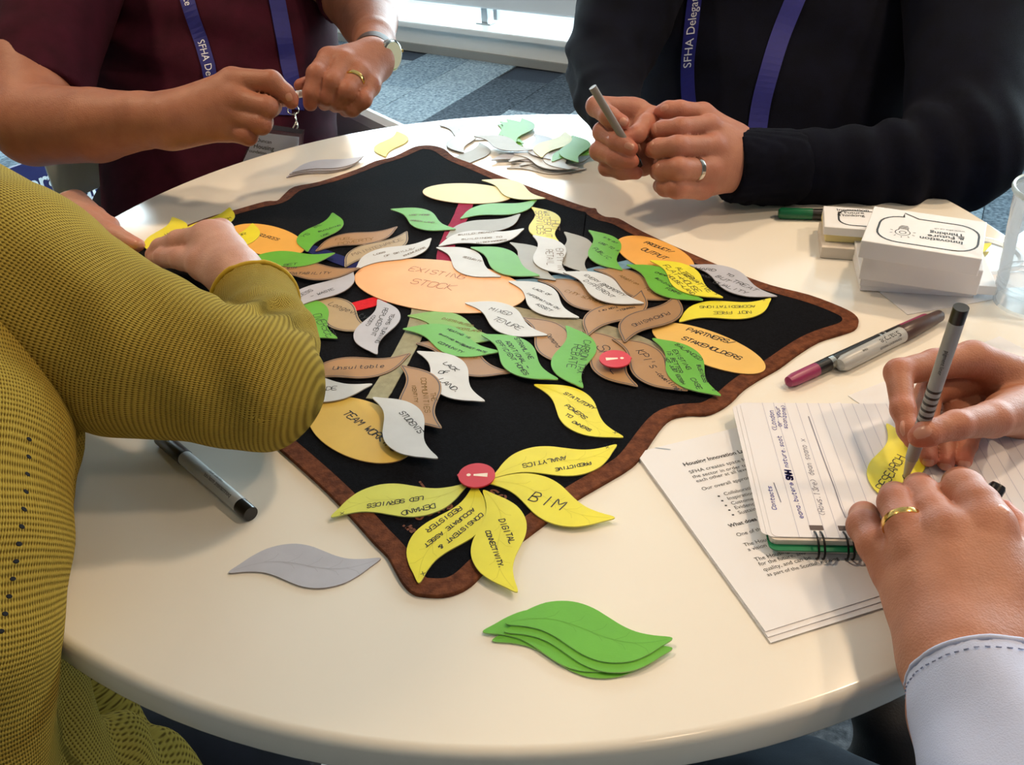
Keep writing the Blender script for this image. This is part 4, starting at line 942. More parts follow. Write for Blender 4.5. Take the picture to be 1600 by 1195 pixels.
def surface_nets(V, lo, h):
    nx, ny, nz = V.shape; sg = V < 0
    cnt = np.zeros((nx - 1, ny - 1, nz - 1), np.int8)
    for dx in (0, 1):
        for dy in (0, 1):
            for dz in (0, 1): cnt += sg[dx:nx - 1 + dx, dy:ny - 1 + dy, dz:nz - 1 + dz]
    act = (cnt > 0) & (cnt < 8); I = np.argwhere(act); idx = -np.ones(act.shape, np.int64); idx[act] = np.arange(len(I))
    acc = np.zeros((len(I), 3)); w_ = np.zeros(len(I)); cor = [(a, b, c) for a in (0, 1) for b in (0, 1) for c in (0, 1)]
    for A_ in cor:
        for ax in range(3):
            if A_[ax]: continue
            B_ = list(A_); B_[ax] = 1
            va = V[I[:, 0] + A_[0], I[:, 1] + A_[1], I[:, 2] + A_[2]]; vb = V[I[:, 0] + B_[0], I[:, 1] + B_[1], I[:, 2] + B_[2]]
            m = (va < 0) != (vb < 0); den = np.where(m, va - vb, 1); t = np.where(m, va / den, 0)
            p = np.array(A_, float)[None, :] + 0 * acc; p[:, ax] += t; acc += p * m[:, None]; w_ += m
    verts = lo + h * (I + acc / w_[:, None]); F = []
    for ax in range(3):
        o1, o2 = [(1, 2), (2, 0), (0, 1)][ax]
        sl = [slice(None)] * 3; sl[ax] = slice(0, V.shape[ax] - 1); s2 = [slice(None)] * 3; s2[ax] = slice(1, None)
        ch = sg[tuple(sl)] != sg[tuple(s2)]; E_ = np.argwhere(ch)
        ok = (E_[:, o1] > 0) & (E_[:, o2] > 0) & (E_[:, o1] < V.shape[o1] - 1) & (E_[:, o2] < V.shape[o2] - 1); E_ = E_[ok]
        inside = sg[E_[:, 0], E_[:, 1], E_[:, 2]]
        def cell(a, b):
            c = E_.copy(); c[:, o1] -= a; c[:, o2] -= b; return idx[c[:, 0], c[:, 1], c[:, 2]]
        qd = np.stack([cell(1, 1), cell(0, 1), cell(0, 0), cell(1, 0)], 1); qd[~inside] = qd[~inside][:, ::-1]; F.append(qd)
    return verts, np.concatenate(F)
def np_mesh(name, parts, m, parent=None, attrs=None):
    """parts: list of (verts, quads) put into one mesh"""
    V = np.concatenate([p[0] for p in parts]); off = 0; Q = []
    for v, f in parts: Q.append(f + off); off += len(v)
    Q = np.concatenate(Q); me = bpy.data.meshes.new(name)
    me.vertices.add(len(V)); me.vertices.foreach_set('co', V.astype(np.float32).ravel())
    me.loops.add(len(Q) * 4); me.loops.foreach_set('vertex_index', Q.astype(np.int32).ravel())
    me.polygons.add(len(Q)); me.polygons.foreach_set('loop_start', np.arange(0, len(Q) * 4, 4, dtype=np.int32)); me.polygons.foreach_set('loop_total', np.full(len(Q), 4, np.int32))
    me.polygons.foreach_set('use_smooth', np.ones(len(Q), bool))
    for nm, (ty, arr) in (attrs or {}).items():
        at = me.attributes.new(nm, ty, 'POINT'); at.data.foreach_set('vector' if ty == 'FLOAT_VECTOR' else 'value', np.asarray(arr, np.float32).ravel())
    me.materials.append(m); me.update(); me.validate()
    o = add(name, me, parent)
    if parent: o.location = -parent.location
    return o
def ch(*pts, flat=1.0, n=None):   # chain of (px, py, depth, radius px) -> bones
    out = []; W = [(np.array(pt(x, y, d)), r * d / F_PX) for x, y, d, r in pts]
    for (a, ra), (b, rb) in zip(W, W[1:]): out.append(Bone(a, b, ra, rb, flat, n))
    if len(W) == 1: out.append(Bone(W[0][0], W[0][0] + 1e-4, W[0][1], W[0][1], flat, n))
    return out
def skin_mat(name, rgb, red, dark):
    m = bpy.data.materials.new(name); m.use_nodes = True; nt = m.node_tree; P = nt.nodes['Principled BSDF']; N = nt.nodes.new; Lk = nt.links.new
    P.inputs['Roughness'].default_value = .5; P.inputs['Specular IOR Level'].default_value = .35
    P.inputs['Subsurface Weight'].default_value = .12; P.inputs['Subsurface Radius'].default_value = (1, .35, .2); P.inputs['Subsurface Scale'].default_value = .003
    tc = N('ShaderNodeTexCoord'); n1 = N('ShaderNodeTexNoise'); n1.inputs['Scale'].default_value = 40; n1.inputs['Detail'].default_value = 6; Lk(tc.outputs['Object'], n1.inputs['Vector'])
    rp = N('ShaderNodeValToRGB'); rp.color_ramp.elements[0].position = .32; rp.color_ramp.elements[1].position = .68
    rp.color_ramp.elements[0].color = srgb(*dark); rp.color_ramp.elements[1].color = srgb(*rgb); Lk(n1.outputs['Fac'], rp.inputs['Fac'])
    at = N('ShaderNodeAttribute'); at.attribute_name = 'flush'; mx = N('ShaderNodeMixRGB'); mx.inputs['Color2'].default_value = srgb(*red)
    Lk(at.outputs['Fac'], mx.inputs['Fac']); Lk(rp.outputs['Color'], mx.inputs['Color1']); Lk(mx.outputs['Color'], P.inputs['Base Color'])
    n2 = N('ShaderNodeTexVoronoi'); n2.inputs['Scale'].default_value = 700; Lk(tc.outputs['Object'], n2.inputs['Vector'])
    n3 = N('ShaderNodeTexNoise'); n3.inputs['Scale'].default_value = 130; n3.inputs['Detail'].default_value = 4; Lk(tc.outputs['Object'], n3.inputs['Vector'])
    ad = N('ShaderNodeMath'); ad.operation = 'MULTIPLY_ADD'; ad.inputs[1].default_value = .35; Lk(n2.outputs['Distance'], ad.inputs[0]); Lk(n3.outputs['Fac'], ad.inputs[2])
    b = N('ShaderNodeBump'); b.inputs['Strength'].default_value = .35; b.inputs['Distance'].default_value = .0012; Lk(ad.outputs[0], b.inputs['Height']); Lk(b.outputs['Normal'], P.inputs['Normal'])
    return m
def flush(V, spots, r=.011):
    f = np.zeros(len(V))
    for p, w_ in spots: f = np.maximum(f, w_ * np.exp(-((V - np.array(p)) ** 2).sum(1) / r ** 2))
    return f
def hand_spots(fingers):
    S = []
    for fg in fingers:
        for b in fg[1:]: S.append((b.a, .45))
        S.append((fg[0].a, .5)); S.append((fg[-1].b, .75))
    return S
def nail(sdf, px, py, ddx, ddy, ln, wd, parent, m):
    """curved nail plate laid on the finger where the pixel's ray meets it"""
    p0 = sdf.ray(px, py)
    if p0 is None: return
    nrm = sdf.normal(p0); d = np.linalg.norm(p0 - np.array(CAM)) / 1.0
    al = np.array(RIGHT) * ddx - np.array(UP) * ddy; al -= nrm * (al @ nrm); al /= np.linalg.norm(al); sd = np.cross(nrm, al)
    v = []; f = []; nu, nv = 7, 7; s = d / F_PX
    for i in range(nu):
        for j in range(nv):
            u = -1 + 2 * i / (nu - 1); w_ = -1 + 2 * j / (nv - 1); uu = u * math.sqrt(1 - w_ * w_ * .35); ww = w_ * math.sqrt(1 - u * u * .35)
            q_ = p0 + al * (uu * ln * s) + sd * (ww * wd * s) + nrm * .003
            for _ in range(6): q_ = q_ - nrm * float(sdf.at(q_[None, :])[0]) * .8
            edge = max(abs(u), abs(w_)); v.append(q_ + nrm * (.0005 * (1 - edge ** 4) - .0001))
    for i in range(nu - 1):
        for j in range(nv - 1): a = i * nv + j; f.append((a, a + 1, a + nv + 1, a + nv))
    o = mk('fingernail', [Vector(p) for p in v], f, m, parent, True); o.location = -parent.location
def ring_on(sdf, c, axis, r, w_, th, m, name, label):
    o = empty(name, c); tag(o, label, 'ring'); Mx = axisM(Vector((0, 0, 0)), axis)
    lathe('band', [(r, -w_ / 2), (r + th * .8, -w_ / 2 * .8), (r + th, 0), (r + th * .8, w_ / 2 * .8), (r, w_ / 2), (r, -w_ / 2)], m, o, 40, Mx, True, False); return o
def cloth_disp(folds, noise=0.0):
    """folds: (point, direction, wavelength, amplitude, reach) waves that fade away from the point"""
    F_ = [(np.array(p), np.array(d, float) / np.linalg.norm(d), wl, am, rc) for p, d, wl, am, rc in folds]
    def g(P):
        out = 0.0
        for p, d, wl, am, rc in F_:
            X = P - p; s = X @ d; r2 = (X * X).sum(-1); side = np.linalg.norm(np.cross(X, d), axis=-1)
            out = out + am * np.sin(2 * np.pi * s / wl + 14 * side) * np.exp(-r2 / rc ** 2)
        if noise: out = out + noise * np.sin(P[..., 0] * 41 + P[..., 2] * 23) * np.sin(P[..., 1] * 37 - P[..., 2] * 29)
        return out
    return g
def knit_coords(V, chain, R, split=0):
    """(along, around) coordinates on a chain of bones, blended across the joints"""
    D = []; U = []; X1 = []; Y1 = []; L0 = 0; ref = None
    for b in chain:
        ab = b.b - b.a; L = np.linalg.norm(ab); d_ = ab / L; X = V - b.a; t = X @ d_; tc = np.clip(t, 0, L); Q = X - tc[:, None] * d_
        if ref is None: ref = np.cross(d_, [0.3, .2, .9]); ref /= np.linalg.norm(ref)
        x = ref - d_ * (ref @ d_); x /= np.linalg.norm(x); ref = x; y = np.cross(d_, x); X2 = X - t[:, None] * d_; n2 = np.linalg.norm(X2, axis=1) + 1e-9
        D.append(np.linalg.norm(Q, axis=1) - (b.ra + (b.rb - b.ra) * tc / L)); U.append(L0 + t); X1.append(X2 @ x / n2); Y1.append(X2 @ y / n2); L0 += L
    D = np.array(D)
    if split: D[split:] += .012
    w_ = np.exp(-(D - D.min(0)) / (.006 if split else .014)); w_ /= w_.sum(0)
    return np.stack([(w_ * np.array(U)).sum(0), np.arctan2((w_ * np.array(Y1)).sum(0), (w_ * np.array(X1)).sum(0)) * R, np.zeros(len(V))], 1)
def cloth_mat(name, rgb, rgb2, rough=.9, rib=None, bump=.35):
    m = mat(name, rgb, rough, spec=.15, rgb2=rgb2, nscale=35, bump=bump, bscale=1400); return m
def knit_mat(name, hi, lo_, pu, pv):
    m = bpy.data.materials.new(name); m.use_nodes = True; nt = m.node_tree; P = nt.nodes['Principled BSDF']; N = nt.nodes.new; Lk = nt.links.new
    P.inputs['Roughness'].default_value = .95; P.inputs['Specular IOR Level'].default_value = .1; P.inputs['Sheen Weight'].default_value = .0
    at = N('ShaderNodeAttribute'); at.attribute_name = 'knit'; sp = N('ShaderNodeSeparateXYZ')
    tc = N('ShaderNodeTexCoord'); nz = N('ShaderNodeTexNoise'); nz.inputs['Scale'].default_value = 38; nz.inputs['Detail'].default_value = 2; Lk(tc.outputs['Object'], nz.inputs['Vector'])
    vs = N('ShaderNodeVectorMath'); vs.operation = 'SCALE'; vs.inputs['Scale'].default_value = .0016; Lk(nz.outputs['Color'], vs.inputs[0])
    va = N('ShaderNodeVectorMath'); va.operation = 'ADD'; Lk(at.outputs['Vector'], va.inputs[0]); Lk(vs.outputs[0], va.inputs[1]); Lk(va.outputs[0], sp.inputs[0])
    def sine(sock, per, ph=0.0):
        a = N('ShaderNodeMath'); a.operation = 'MULTIPLY_ADD'; a.inputs[1].default_value = 2 * math.pi / per; a.inputs[2].default_value = ph; Lk(sock, a.inputs[0])
        s = N('ShaderNodeMath'); s.operation = 'SINE'; Lk(a.outputs[0], s.inputs[0]); return s.outputs[0]
    su = sine(sp.outputs['X'], pu); sv = sine(sp.outputs['Y'], pv)
    ad = N('ShaderNodeMath'); ad.operation = 'ADD'; Lk(su, ad.inputs[0]); Lk(sv, ad.inputs[1])
    mr = N('ShaderNodeMapRange'); mr.inputs['From Min'].default_value = -1.7; mr.inputs['From Max'].default_value = .9; Lk(ad.outputs[0], mr.inputs['Value'])
    rp = N('ShaderNodeValToRGB'); rp.color_ramp.elements[0].color = srgb(*lo_); rp.color_ramp.elements[1].color = srgb(*hi); rp.color_ramp.elements[1].position = .62; Lk(mr.outputs[0], rp.inputs['Fac'])
    n2 = N('ShaderNodeTexNoise'); n2.inputs['Scale'].default_value = 14; n2.inputs['Detail'].default_value = 3; Lk(tc.outputs['Object'], n2.inputs['Vector'])
    hs = N('ShaderNodeHueSaturation'); m3 = N('ShaderNodeMapRange'); m3.inputs['To Min'].default_value = .85; m3.inputs['To Max'].default_value = 1.15; Lk(n2.outputs['Fac'], m3.inputs['Value']); Lk(m3.outputs[0], hs.inputs['Value'])
    Lk(rp.outputs['Color'], hs.inputs['Color']); Lk(hs.outputs['Color'], P.inputs['Base Color'])
    b = N('ShaderNodeBump'); b.inputs['Strength'].default_value = .8; b.inputs['Distance'].default_value = .0012; Lk(mr.outputs[0], b.inputs['Height']); Lk(b.outputs['Normal'], P.inputs['Normal'])
    return m
def ribbon_on(name, sdf, pxs, wpx, m, parent, lift=.0015, th=.0012):
    """strap lying on a body along pixel points; returns its centre line, side vectors and normals"""
    C_ = []
    PX = smooth_poly([Vector((x, y, 0)) for x, y in pxs], 6, False)
    for p in PX:
        h = sdf.ray(p.x, p.y)
        if h is None: continue
        C_.append((Vector(h), Vector(sdf.normal(h, .01))))
    n = len(C_); v = []; f = []; out = []
    for i, (p, nn) in enumerate(C_):
        t = (C_[min(i + 1, n - 1)][0] - C_[max(i - 1, 0)][0]).normalized(); nn = (nn - t * nn.dot(t)).normalized(); s = t.cross(nn).normalized()
        hw = wpx / 2 * (p - CAM).length / F_PX; p = p + nn * lift; out.append((p, t, s, nn, hw))
        v += [p - s * hw + nn * th, p + s * hw + nn * th, p + s * hw, p - s * hw]
    for i in range(n - 1):
        a, b = 4 * i, 4 * i + 4
        for k in range(4): f.append((a + k, a + (k + 1) % 4, b + (k + 1) % 4, b + k))
    f += [(3, 2, 1, 0), tuple(4 * n - 4 + k for k in range(4))]
    o = mk(name, v, f, m, parent); o.location = -parent.location; return o, out
def arc_at(out, px, py):           # length along a strap up to the point nearest a pixel
    L = 0.0; best = (1e9, 0.0)
    for i, q_ in enumerate(out):
        if i: L += (q_[0] - out[i - 1][0]).length
        v = q_[0] - CAM; z = v.dot(FWD); e = (800 + F_PX * v.dot(RIGHT) / z - px) ** 2 + (597.5 - F_PX * v.dot(UP) / z - py) ** 2
        if e < best[0]: best = (e, L)
    return best[1]
def text_along(name, out, text, size, m, parent, start=0.0, flip=False, th=.0013, bold=.0):
    me = print_mesh(text, size, bold); L = [0.0]
    for a, b in zip(out, out[1:]): L.append(L[-1] + (b[0] - a[0]).length)
    for v in me.vertices:
        x, y = v.co.x, v.co.y - size * .35; s = start + x if not flip else start - x
        s = min(max(s, 0), L[-1] - 1e-6); i = max(k for k in range(len(L)) if L[k] <= s); i = min(i, len(out) - 2); t = (s - L[i]) / max(1e-9, L[i + 1] - L[i])
        p = out[i][0].lerp(out[i + 1][0], t); sd = out[i][2]; nn = out[i][3]
        v.co = p + sd * (-y if not flip else y) + nn * (th + .0002)
    me.materials.clear(); me.materials.append(m); me.name = name; o = add(name, me, parent); o.location = -parent.location; return o
def bezel(name, o, prof, m, Mx): return lathe(name, prof, m, o, 32, Mx)
M_nail = mat('nail', (192, 136, 116), .3); M_gold = mat('gold', (232, 190, 110), .18, metal=1.0); M_sil = mat('silver_band', (210, 200, 190), .18, metal=1.0)
M_lan = mat('lanyard_blue', (9, 16, 112), .7, var=.08, nscale=200); M_lantext = mat('lanyard_white', (220, 224, 236), .6)
V3 = lambda p: Vector(p)
# ================================================================== man in maroon, far left
SK_A = skin_mat('skin_tan', (164, 110, 86), (176, 92, 74), (148, 96, 74))
PA = empty('person', (-.42, 1.32, .43)); tag(PA, 'person in a maroon short-sleeved shirt with a lanyard holding a pen in both hands', 'person')
# right arm (image left) with hand
arm = ch((105, -60, 1.20, 72), (48, 120, 1.09, 66), (52, 195, 1.04, 62)) + ch((52, 195, 1.04, 62), (150, 196, 1.01, 56), (225, 188, .99, 43), (268, 183, .985, 35))
palm = ch((268, 183, .985, 34), (363, 128, .985, 20)) + ch((268, 186, .985, 34), (370, 153, .98, 21)) + ch((268, 190, .985, 34), (366, 180, .985, 20)) + ch((268, 196, .985, 31), (352, 202, .99, 17)) + ch((300, 180, 1.0, 30), (345, 165, 1.0, 26))
fA = [ch((363, 126, .985, 20), (424, 128, .975, 17.5), (446, 146, .98, 14), (455, 159, .985, 11.5)),
      ch((368, 155, .98, 20), (417, 168, .968, 17), (424, 166, 1.0, 15), (400, 158, 1.02, 14)),
      ch((364, 181, .985, 19), (408, 194, .972, 16), (412, 190, 1.0, 14), (390, 178, 1.02, 13)),
      ch((350, 203, .99, 16), (388, 213, .98, 14), (392, 208, 1.0, 12), (375, 196, 1.02, 11)),
      ch((310, 165, 1.02, 24), (385, 150, 1.04, 19), (430, 152, 1.03, 15), (455, 154, 1.015, 12))]
SA1 = Sdf(arm + palm, fA, .016, .007)
# left arm (image right)
armL = ch((470, -120, 1.30, 62), (556, -10, 1.27, 56), (575, 30, 1.24, 46)) + ch((575, 30, 1.24, 46), (585, 62, 1.16, 32), (582, 92, 1.10, 25))
palmL = ch((582, 90, 1.10, 25), (514, 92, 1.06, 17)) + ch((582, 93, 1.10, 25), (538, 98, 1.055, 18)) + ch((582, 97, 1.10, 25), (560, 116, 1.055, 18)) + ch((583, 99, 1.10, 24), (578, 134, 1.06, 16))
fL = [ch((514, 92, 1.06, 17), (494, 116, 1.03, 15), (487, 146, 1.03, 13.5), (485, 162, 1.035, 11.5)),
      ch((538, 98, 1.055, 17), (520, 128, 1.03, 15.5), (510, 152, 1.035, 13.5), (507, 162, 1.05, 11)),
      ch((560, 116, 1.055, 17), (543, 143, 1.03, 15), (530, 160, 1.04, 13), (524, 165, 1.055, 11)),
      ch((578, 134, 1.06, 15), (567, 156, 1.04, 13.5), (550, 170, 1.045, 12), (540, 173, 1.06, 10)),
      ch((545, 110, 1.09, 20), (498, 128, 1.08, 15), (470, 134, 1.06, 11))]
SA2 = Sdf(armL + palmL, fL, .014, .006)
coreA = Sdf(ch((330, 260, 1.38, 95), (330, 60, 1.38, 95), (330, -140, 1.42, 90)), [], .05)
p1_, p2_, p3_ = SA1.mesh(.0023), SA2.mesh(.0022), coreA.mesh(.012)
Vall = np.concatenate([p1_[0], p2_[0], p3_[0]])
np_mesh('body', [p1_, p2_, p3_], SK_A, PA, {'flush': ('FLOAT', flush(Vall, hand_spots(fA) + hand_spots(fL)))})
nail(SA1, 452, 152, .5, .9, 6, 5, PA, M_nail)
# shirt: torso and two sleeves
SL1 = ch((160, -150, 1.27, 100), (105, -60, 1.20, 92), (68, 95, 1.11, 78), (62, 165, 1.08, 76)); e1 = SL1[-1].b - SL1[0].b; e1 = e1 / np.linalg.norm(e1)
SL2 = ch((455, -150, 1.33, 84), (540, -45, 1.29, 62), (552, -8, 1.275, 58)); e2 = SL2[-1].b - SL2[0].a; e2 = e2 / np.linalg.norm(e2)
tors = ch((345, 400, 1.33, 175), (345, 240, 1.33, 180), (335, 90, 1.34, 192), (325, -120, 1.38, 195), flat=.72, n=FWD) + ch((180, -180, 1.36, 100), (470, -180, 1.40, 95))
def shirt_disp(P): return cloth_disp([(pt(300, 60, 1.25), (.3, .2, 1), .06, .004, .12), (pt(180, 100, 1.25), (.2, .1, 1), .045, .004, .08), (pt(470, 160, 1.25), (-.3, .1, 1), .05, .003, .1)], .0012)(P)
ARMHOLE = Sdf(SL1, [], .02, cuts=[(pt(62, 152, 1.075), e1)]); ARM2 = Sdf(SL2, [], .02, cuts=[(pt(552, -4, 1.275), e2)])
STOR = Sdf(tors, [], .05, disp=shirt_disp)
M_maroon = cloth_mat('maroon_cloth', (46, 9, 24), (60, 14, 33), .9)
class Union:
    def __init__(s, L, k): s.L = L; s.k = k
    def at(s, P):
        f = None
        for q_ in s.L: d = q_.at(P); f = d if f is None else smin(f, d, s.k)
        return f
np_mesh('t_shirt', [STOR.mesh(.007), ARMHOLE.mesh(.004), ARM2.mesh(.004)], M_maroon, PA)
# lanyard with its badge
LA = empty('lanyard', (-.3, 1.2, .9)); tag(LA, 'blue printed lanyard with a name badge hanging on the maroon shirt', 'lanyard')
U_A = Union([STOR], .0)
class RayU(Sdf):
    def __init__(s, u): s.u = u
    def at(s, P): return s.u.at(P)
RA = RayU(U_A)
_, o1 = ribbon_on('strap', RA, [(300, -230), (283, -150), (280, -90), (283, -40), (296, 10), (313, 60), (325, 100), (337, 130), (400, 165), (455, 172)], 19, M_lan, LA)
_, o2_ = ribbon_on('strap', RA, [(392, -230), (412, -150), (420, -90), (424, -40), (432, 0), (443, 60), (452, 110), (460, 150), (462, 172)], 24, M_lan, LA)
text_along('strap_lettering', o1, 'SFHA Delegate', .0135, M_lantext, LA, arc_at(o1, 283, -40) + .098, False)
text_along('strap_lettering', o1, 'Delegate', .0135, M_lantext, LA, arc_at(o1, 283, -40) + .004, False)
bp0 = RA.ray(462, 176); bn0 = Vector(RA.normal(bp0, .02)); bp0 = Vector(bp0)
def bpt(x, y, lift=.012): h = RA.ray(462, 190); d_ = (Vector(h) - CAM).dot(FWD) - lift - .006; return pt(x, y, d_)
tube('ring', [bpt(458 + 9 * math.cos(a), 172 + 7 * math.sin(a)) for a in [math.radians(30 * k) for k in range(12)]], .0008, M_silver, LA, 8, True).location = -LA.location
tube('clip', [bpt(460, 176), bpt(463, 190), bpt(458, 200), bpt(461, 206), bpt(465, 198), bpt(463, 188)], .0013, M_silver, LA, 8).location = -LA.location
def quad_card(name, cs, th, m, parent):
    c = [Vector(p) for p in cs]; nn = (c[1] - c[0]).cross(c[3] - c[0]).normalized()
    if nn.dot(CAM - c[0]) < 0: nn = -nn
    v = c + [p - nn * th for p in c]; o = mk(name, v, [(3, 2, 1, 0), (4, 5, 6, 7), (0, 1, 5, 4), (1, 2, 6, 5), (2, 3, 7, 6), (3, 0, 4, 7)], m, parent); o.location = -parent.location; return o, nn
BP = [bpt(405, 192), bpt(474, 203), bpt(470, 262), bpt(375, 252)]
BP = [bpt(404, 191, .03), bpt(475, 202, .03), bpt(470, 268, .03), bpt(376, 256, .03)]
ho, nn = quad_card('badge_holder', BP, .0012, glassy('badge_vinyl', (.97, .98, 1.0), .03, .15), LA)
ins, nn = quad_card('badge_insert', [bpt(401, 206, .029), bpt(467, 214, .029), bpt(464, 268, .029), bpt(378, 256, .029)], .0005, mat('badge_paper', (226, 232, 242), .6), LA)
bar, nn = quad_card('badge_top_bar', [bpt(404, 192, .031), bpt(474, 203, .031), bpt(472, 209, .031), bpt(402, 199, .031)], .0006, mat('badge_dark', (40, 40, 52), .3), LA)
def text_quad(text, a, b, lift, m, parent, name='lettering'):
    A_ = bpt(*a, lift); B_ = bpt(*b, lift); me = print_mesh(text, 1.0, .01); W = max(v.co.x for v in me.vertices); s = (B_ - A_).length / W
    ex = (B_ - A_).normalized(); ey = nn.cross(ex).normalized(); ey = ey if ey.dot(UP) > 0 else -ey
    for v in me.vertices: v.co = A_ + ex * (v.co.x * s) + ey * (v.co.y * s) + nn * .0008
    me.materials.clear(); me.materials.append(m); o = add(name, me, parent); o.location = -parent.location
text_quad('Duncan', (401, 221), (424, 225), .03, INK, LA); text_quad('Housing', (396, 231), (428, 236), .03, INK, LA); text_quad('Foundation', (386, 237), (416, 242), .03, INK, LA)
# watch and ring, pen held in both hands
wc = Vector(SA2.ray(583, 88)); wa = Vector(armL[-1].b - armL[-1].a).normalized()
WT = empty('wrist_watch', pt(584, 84, 1.112)); tag(WT, 'metal wrist watch on the wrist of the maroon-shirted person', 'watch')
Mx = axisM(Vector((0, 0, 0)), -(pt(588, 60, 1.16) - pt(572, 100, 1.085)))
lathe('strap', [(.0232, -.009), (.0250, -.008), (.0254, 0), (.0250, .008), (.0232, .009)], mat('strap_dark', (62, 44, 38), .5), WT, 40, Mx, True, False)
fd = (RIGHT * .85 - UP * .25 - FWD * .5).normalized(); cpos = fd * .0255
Mc = axisM(cpos, cpos + fd)
lathe('case', [(.017, -.004), (.0185, 0), (.0185, .004), (.016, .0055)], mat('steel', (200, 200, 196), .2, metal=1), WT, 40, Mc)
lathe('dial', [(.0005, .0056), (.0155, .0056)], mat('dial_pale', (214, 230, 216), .15), WT, 40, Mc, False, False)
lathe('crown', [(.002, 0), (.002, .005)], M_gold, WT, 12, Mc @ Matrix.Translation((.018, 0, .001)) @ Matrix.Rotation(math.pi / 2, 4, 'Y'))
b = fL[2][0]; cc = b.a + (b.b - b.a) * .42; ring_on(SA2, Vector(cc), Vector(b.b - b.a), .0124, .0058, .0012, M_gold, 'ring', 'gold ring on the hand wearing the watch')
pa, pb = pt(430, 153, 1.0), pt(492, 143, 1.062)
o5, Mx, L = pen('marker_pen', pa, pb, [('barrel', [(.003, 0), (.0042, .03), (.0042, .97), (.003, 1)], mat('white_barrel', (226, 226, 228), .4))], 'slim white marker held between both hands by the maroon-shirted person', 'marker')
on_barrel(o5, Mx, 'STAEDTLER', .0042, L * .38, .0042, INK, upang(Mx) , False)
chair((-.42, 1.30, 0), math.radians(36), M_plas, 'white moulded chair under the maroon-shirted person', (1,))

# ================================================================== person in navy jumper, far right
SK_B = skin_mat('skin_rosy', (182, 128, 106), (188, 98, 82), (166, 112, 92))
PB = empty('person', (.42, 1.35, .43)); tag(PB, 'person in a dark navy jumper with both hands together over the table', 'person')
armR = ch((950, 130, 1.14, 30), (962, 170, 1.08, 29), (985, 195, 1.01, 29))
palmR = ch((990, 195, 1.01, 30), (995, 178, .99, 22), (975, 172, .985, 17)) + ch((995, 205, 1.0, 30), (972, 205, .985, 17)) + ch((1000, 215, .995, 30), (972, 232, .985, 16)) + ch((1003, 225, .99, 28), (985, 258, .98, 15)) + ch((1010, 240, .975, 24), (1005, 255, .97, 20))
fR = [ch((985, 170, .985, 17), (932, 166, .965, 16), (952, 182, .94, 15), (972, 191, .935, 11.5)),
      ch((970, 205, .985, 16), (942, 206, .965, 15.5), (965, 221, .938, 14.5), (986, 232, .934, 11.5)),
      ch((970, 232, .985, 15), (936, 236, .968, 14.5), (962, 247, .945, 14), (988, 252, .94, 11)),
      ch((982, 255, .98, 14), (948, 262, .97, 12.5), (972, 268, .955, 12.5), (994, 270, .95, 10.5)),
      ch((1020, 188, .985, 22), (1008, 196, .96, 16.5), (995, 210, .943, 14), (981, 214, .938, 11))]
SB1 = Sdf(armR + palmR, fR, .012, .006)
armB = ch((1230, 260, 1.0, 42), (1175, 256, .985, 40), (1150, 250, .975, 38))
palmB = ch((1150, 235, .975, 34), (1108, 196, .95, 17)) + ch((1150, 245, .972, 35), (1113, 229, .943, 19)) + ch((1150, 255, .972, 35), (1108, 265, .94, 19)) + ch((1148, 265, .975, 32), (1097, 294, .945, 16)) + ch((1135, 240, .98, 38), (1110, 250, .97, 34)) + ch((1140, 215, .98, 24), (1098, 178, .97, 17))
fB = [ch((1108, 197, .95, 17), (1062, 200, .93, 16), (1036, 203, .94, 14.5), (1024, 205, .955, 12.5)),
      ch((1113, 230, .943, 18.5), (1058, 229, .918, 17), (1030, 232, .93, 15.5), (1019, 234, .945, 13)),
      ch((1108, 266, .94, 18.5), (1060, 264, .915, 17.5), (1038, 266, .93, 16), (1028, 268, .945, 13.5)),
      ch((1097, 295, .945, 16.5), (1058, 294, .925, 16), (1040, 292, .94, 14.5), (1032, 290, .955, 12)),
      ch((1098, 178, .97, 16), (1062, 172, .955, 14.5), (1044, 172, .955, 13.5), (1032, 174, .96, 10.5))]
SB2 = Sdf(armB + palmB, fB, .013, .0055)
p1_, p2_ = SB1.mesh(.0018), SB2.mesh(.0018)
coreB = Sdf(ch((1230, 250, 1.42, 105), (1230, 0, 1.42, 105), (1230, -150, 1.46, 95)), [], .05); p3_ = coreB.mesh(.012)
Vall = np.concatenate([p1_[0], p2_[0], p3_[0]])
np_mesh('body', [p1_, p2_, p3_], SK_B, PB, {'flush': ('FLOAT', flush(Vall, hand_spots(fR) + hand_spots(fB)))})
for a in [(SB1, 975, 190, 1, .45, 7, 6), (SB1, 983, 228, 1, .4, 8, 5), (SB2, 1037, 168, -1, .1, 7, 5), (SB2, 1022, 200, -1, .1, 4, 8), (SB2, 1017, 224, -.6, .3, 4, 6), (SB2, 1026, 258, -.6, .3, 4, 5)]: nail(*a, PB, M_nail)
b = fB[2][0]; cc = b.a + (b.b - b.a) * .45; ring_on(SB2, Vector(cc), Vector(b.b - b.a), .0120, .0052, .0011, M_sil, 'ring', 'silver ring on the hand of the navy-jumper person')
M_navy = cloth_mat('navy_knit', (4, 6, 18), (7, 10, 27), .95, bump=.5)
torB = ch((1230, 420, 1.38, 235), (1230, 200, 1.38, 235), (1225, 30, 1.40, 245), (1220, -150, 1.44, 240), flat=.66, n=FWD) + ch((1000, -170, 1.40, 100), (1460, -170, 1.42, 110))
def dispB(P): return cloth_disp([(pt(1430, 260, 1.0), (1, 0, .2), .045, .0055, .09), (pt(1215, 290, .97), (1, .2, 0), .022, .0028, .05), (pt(905, 120, 1.18), (.2, 0, 1), .04, .005, .08), (pt(1250, 60, 1.3), (.4, 0, 1), .09, .004, .2)], .001)(P)
STB = Sdf(torB, [], .06, disp=dispB)
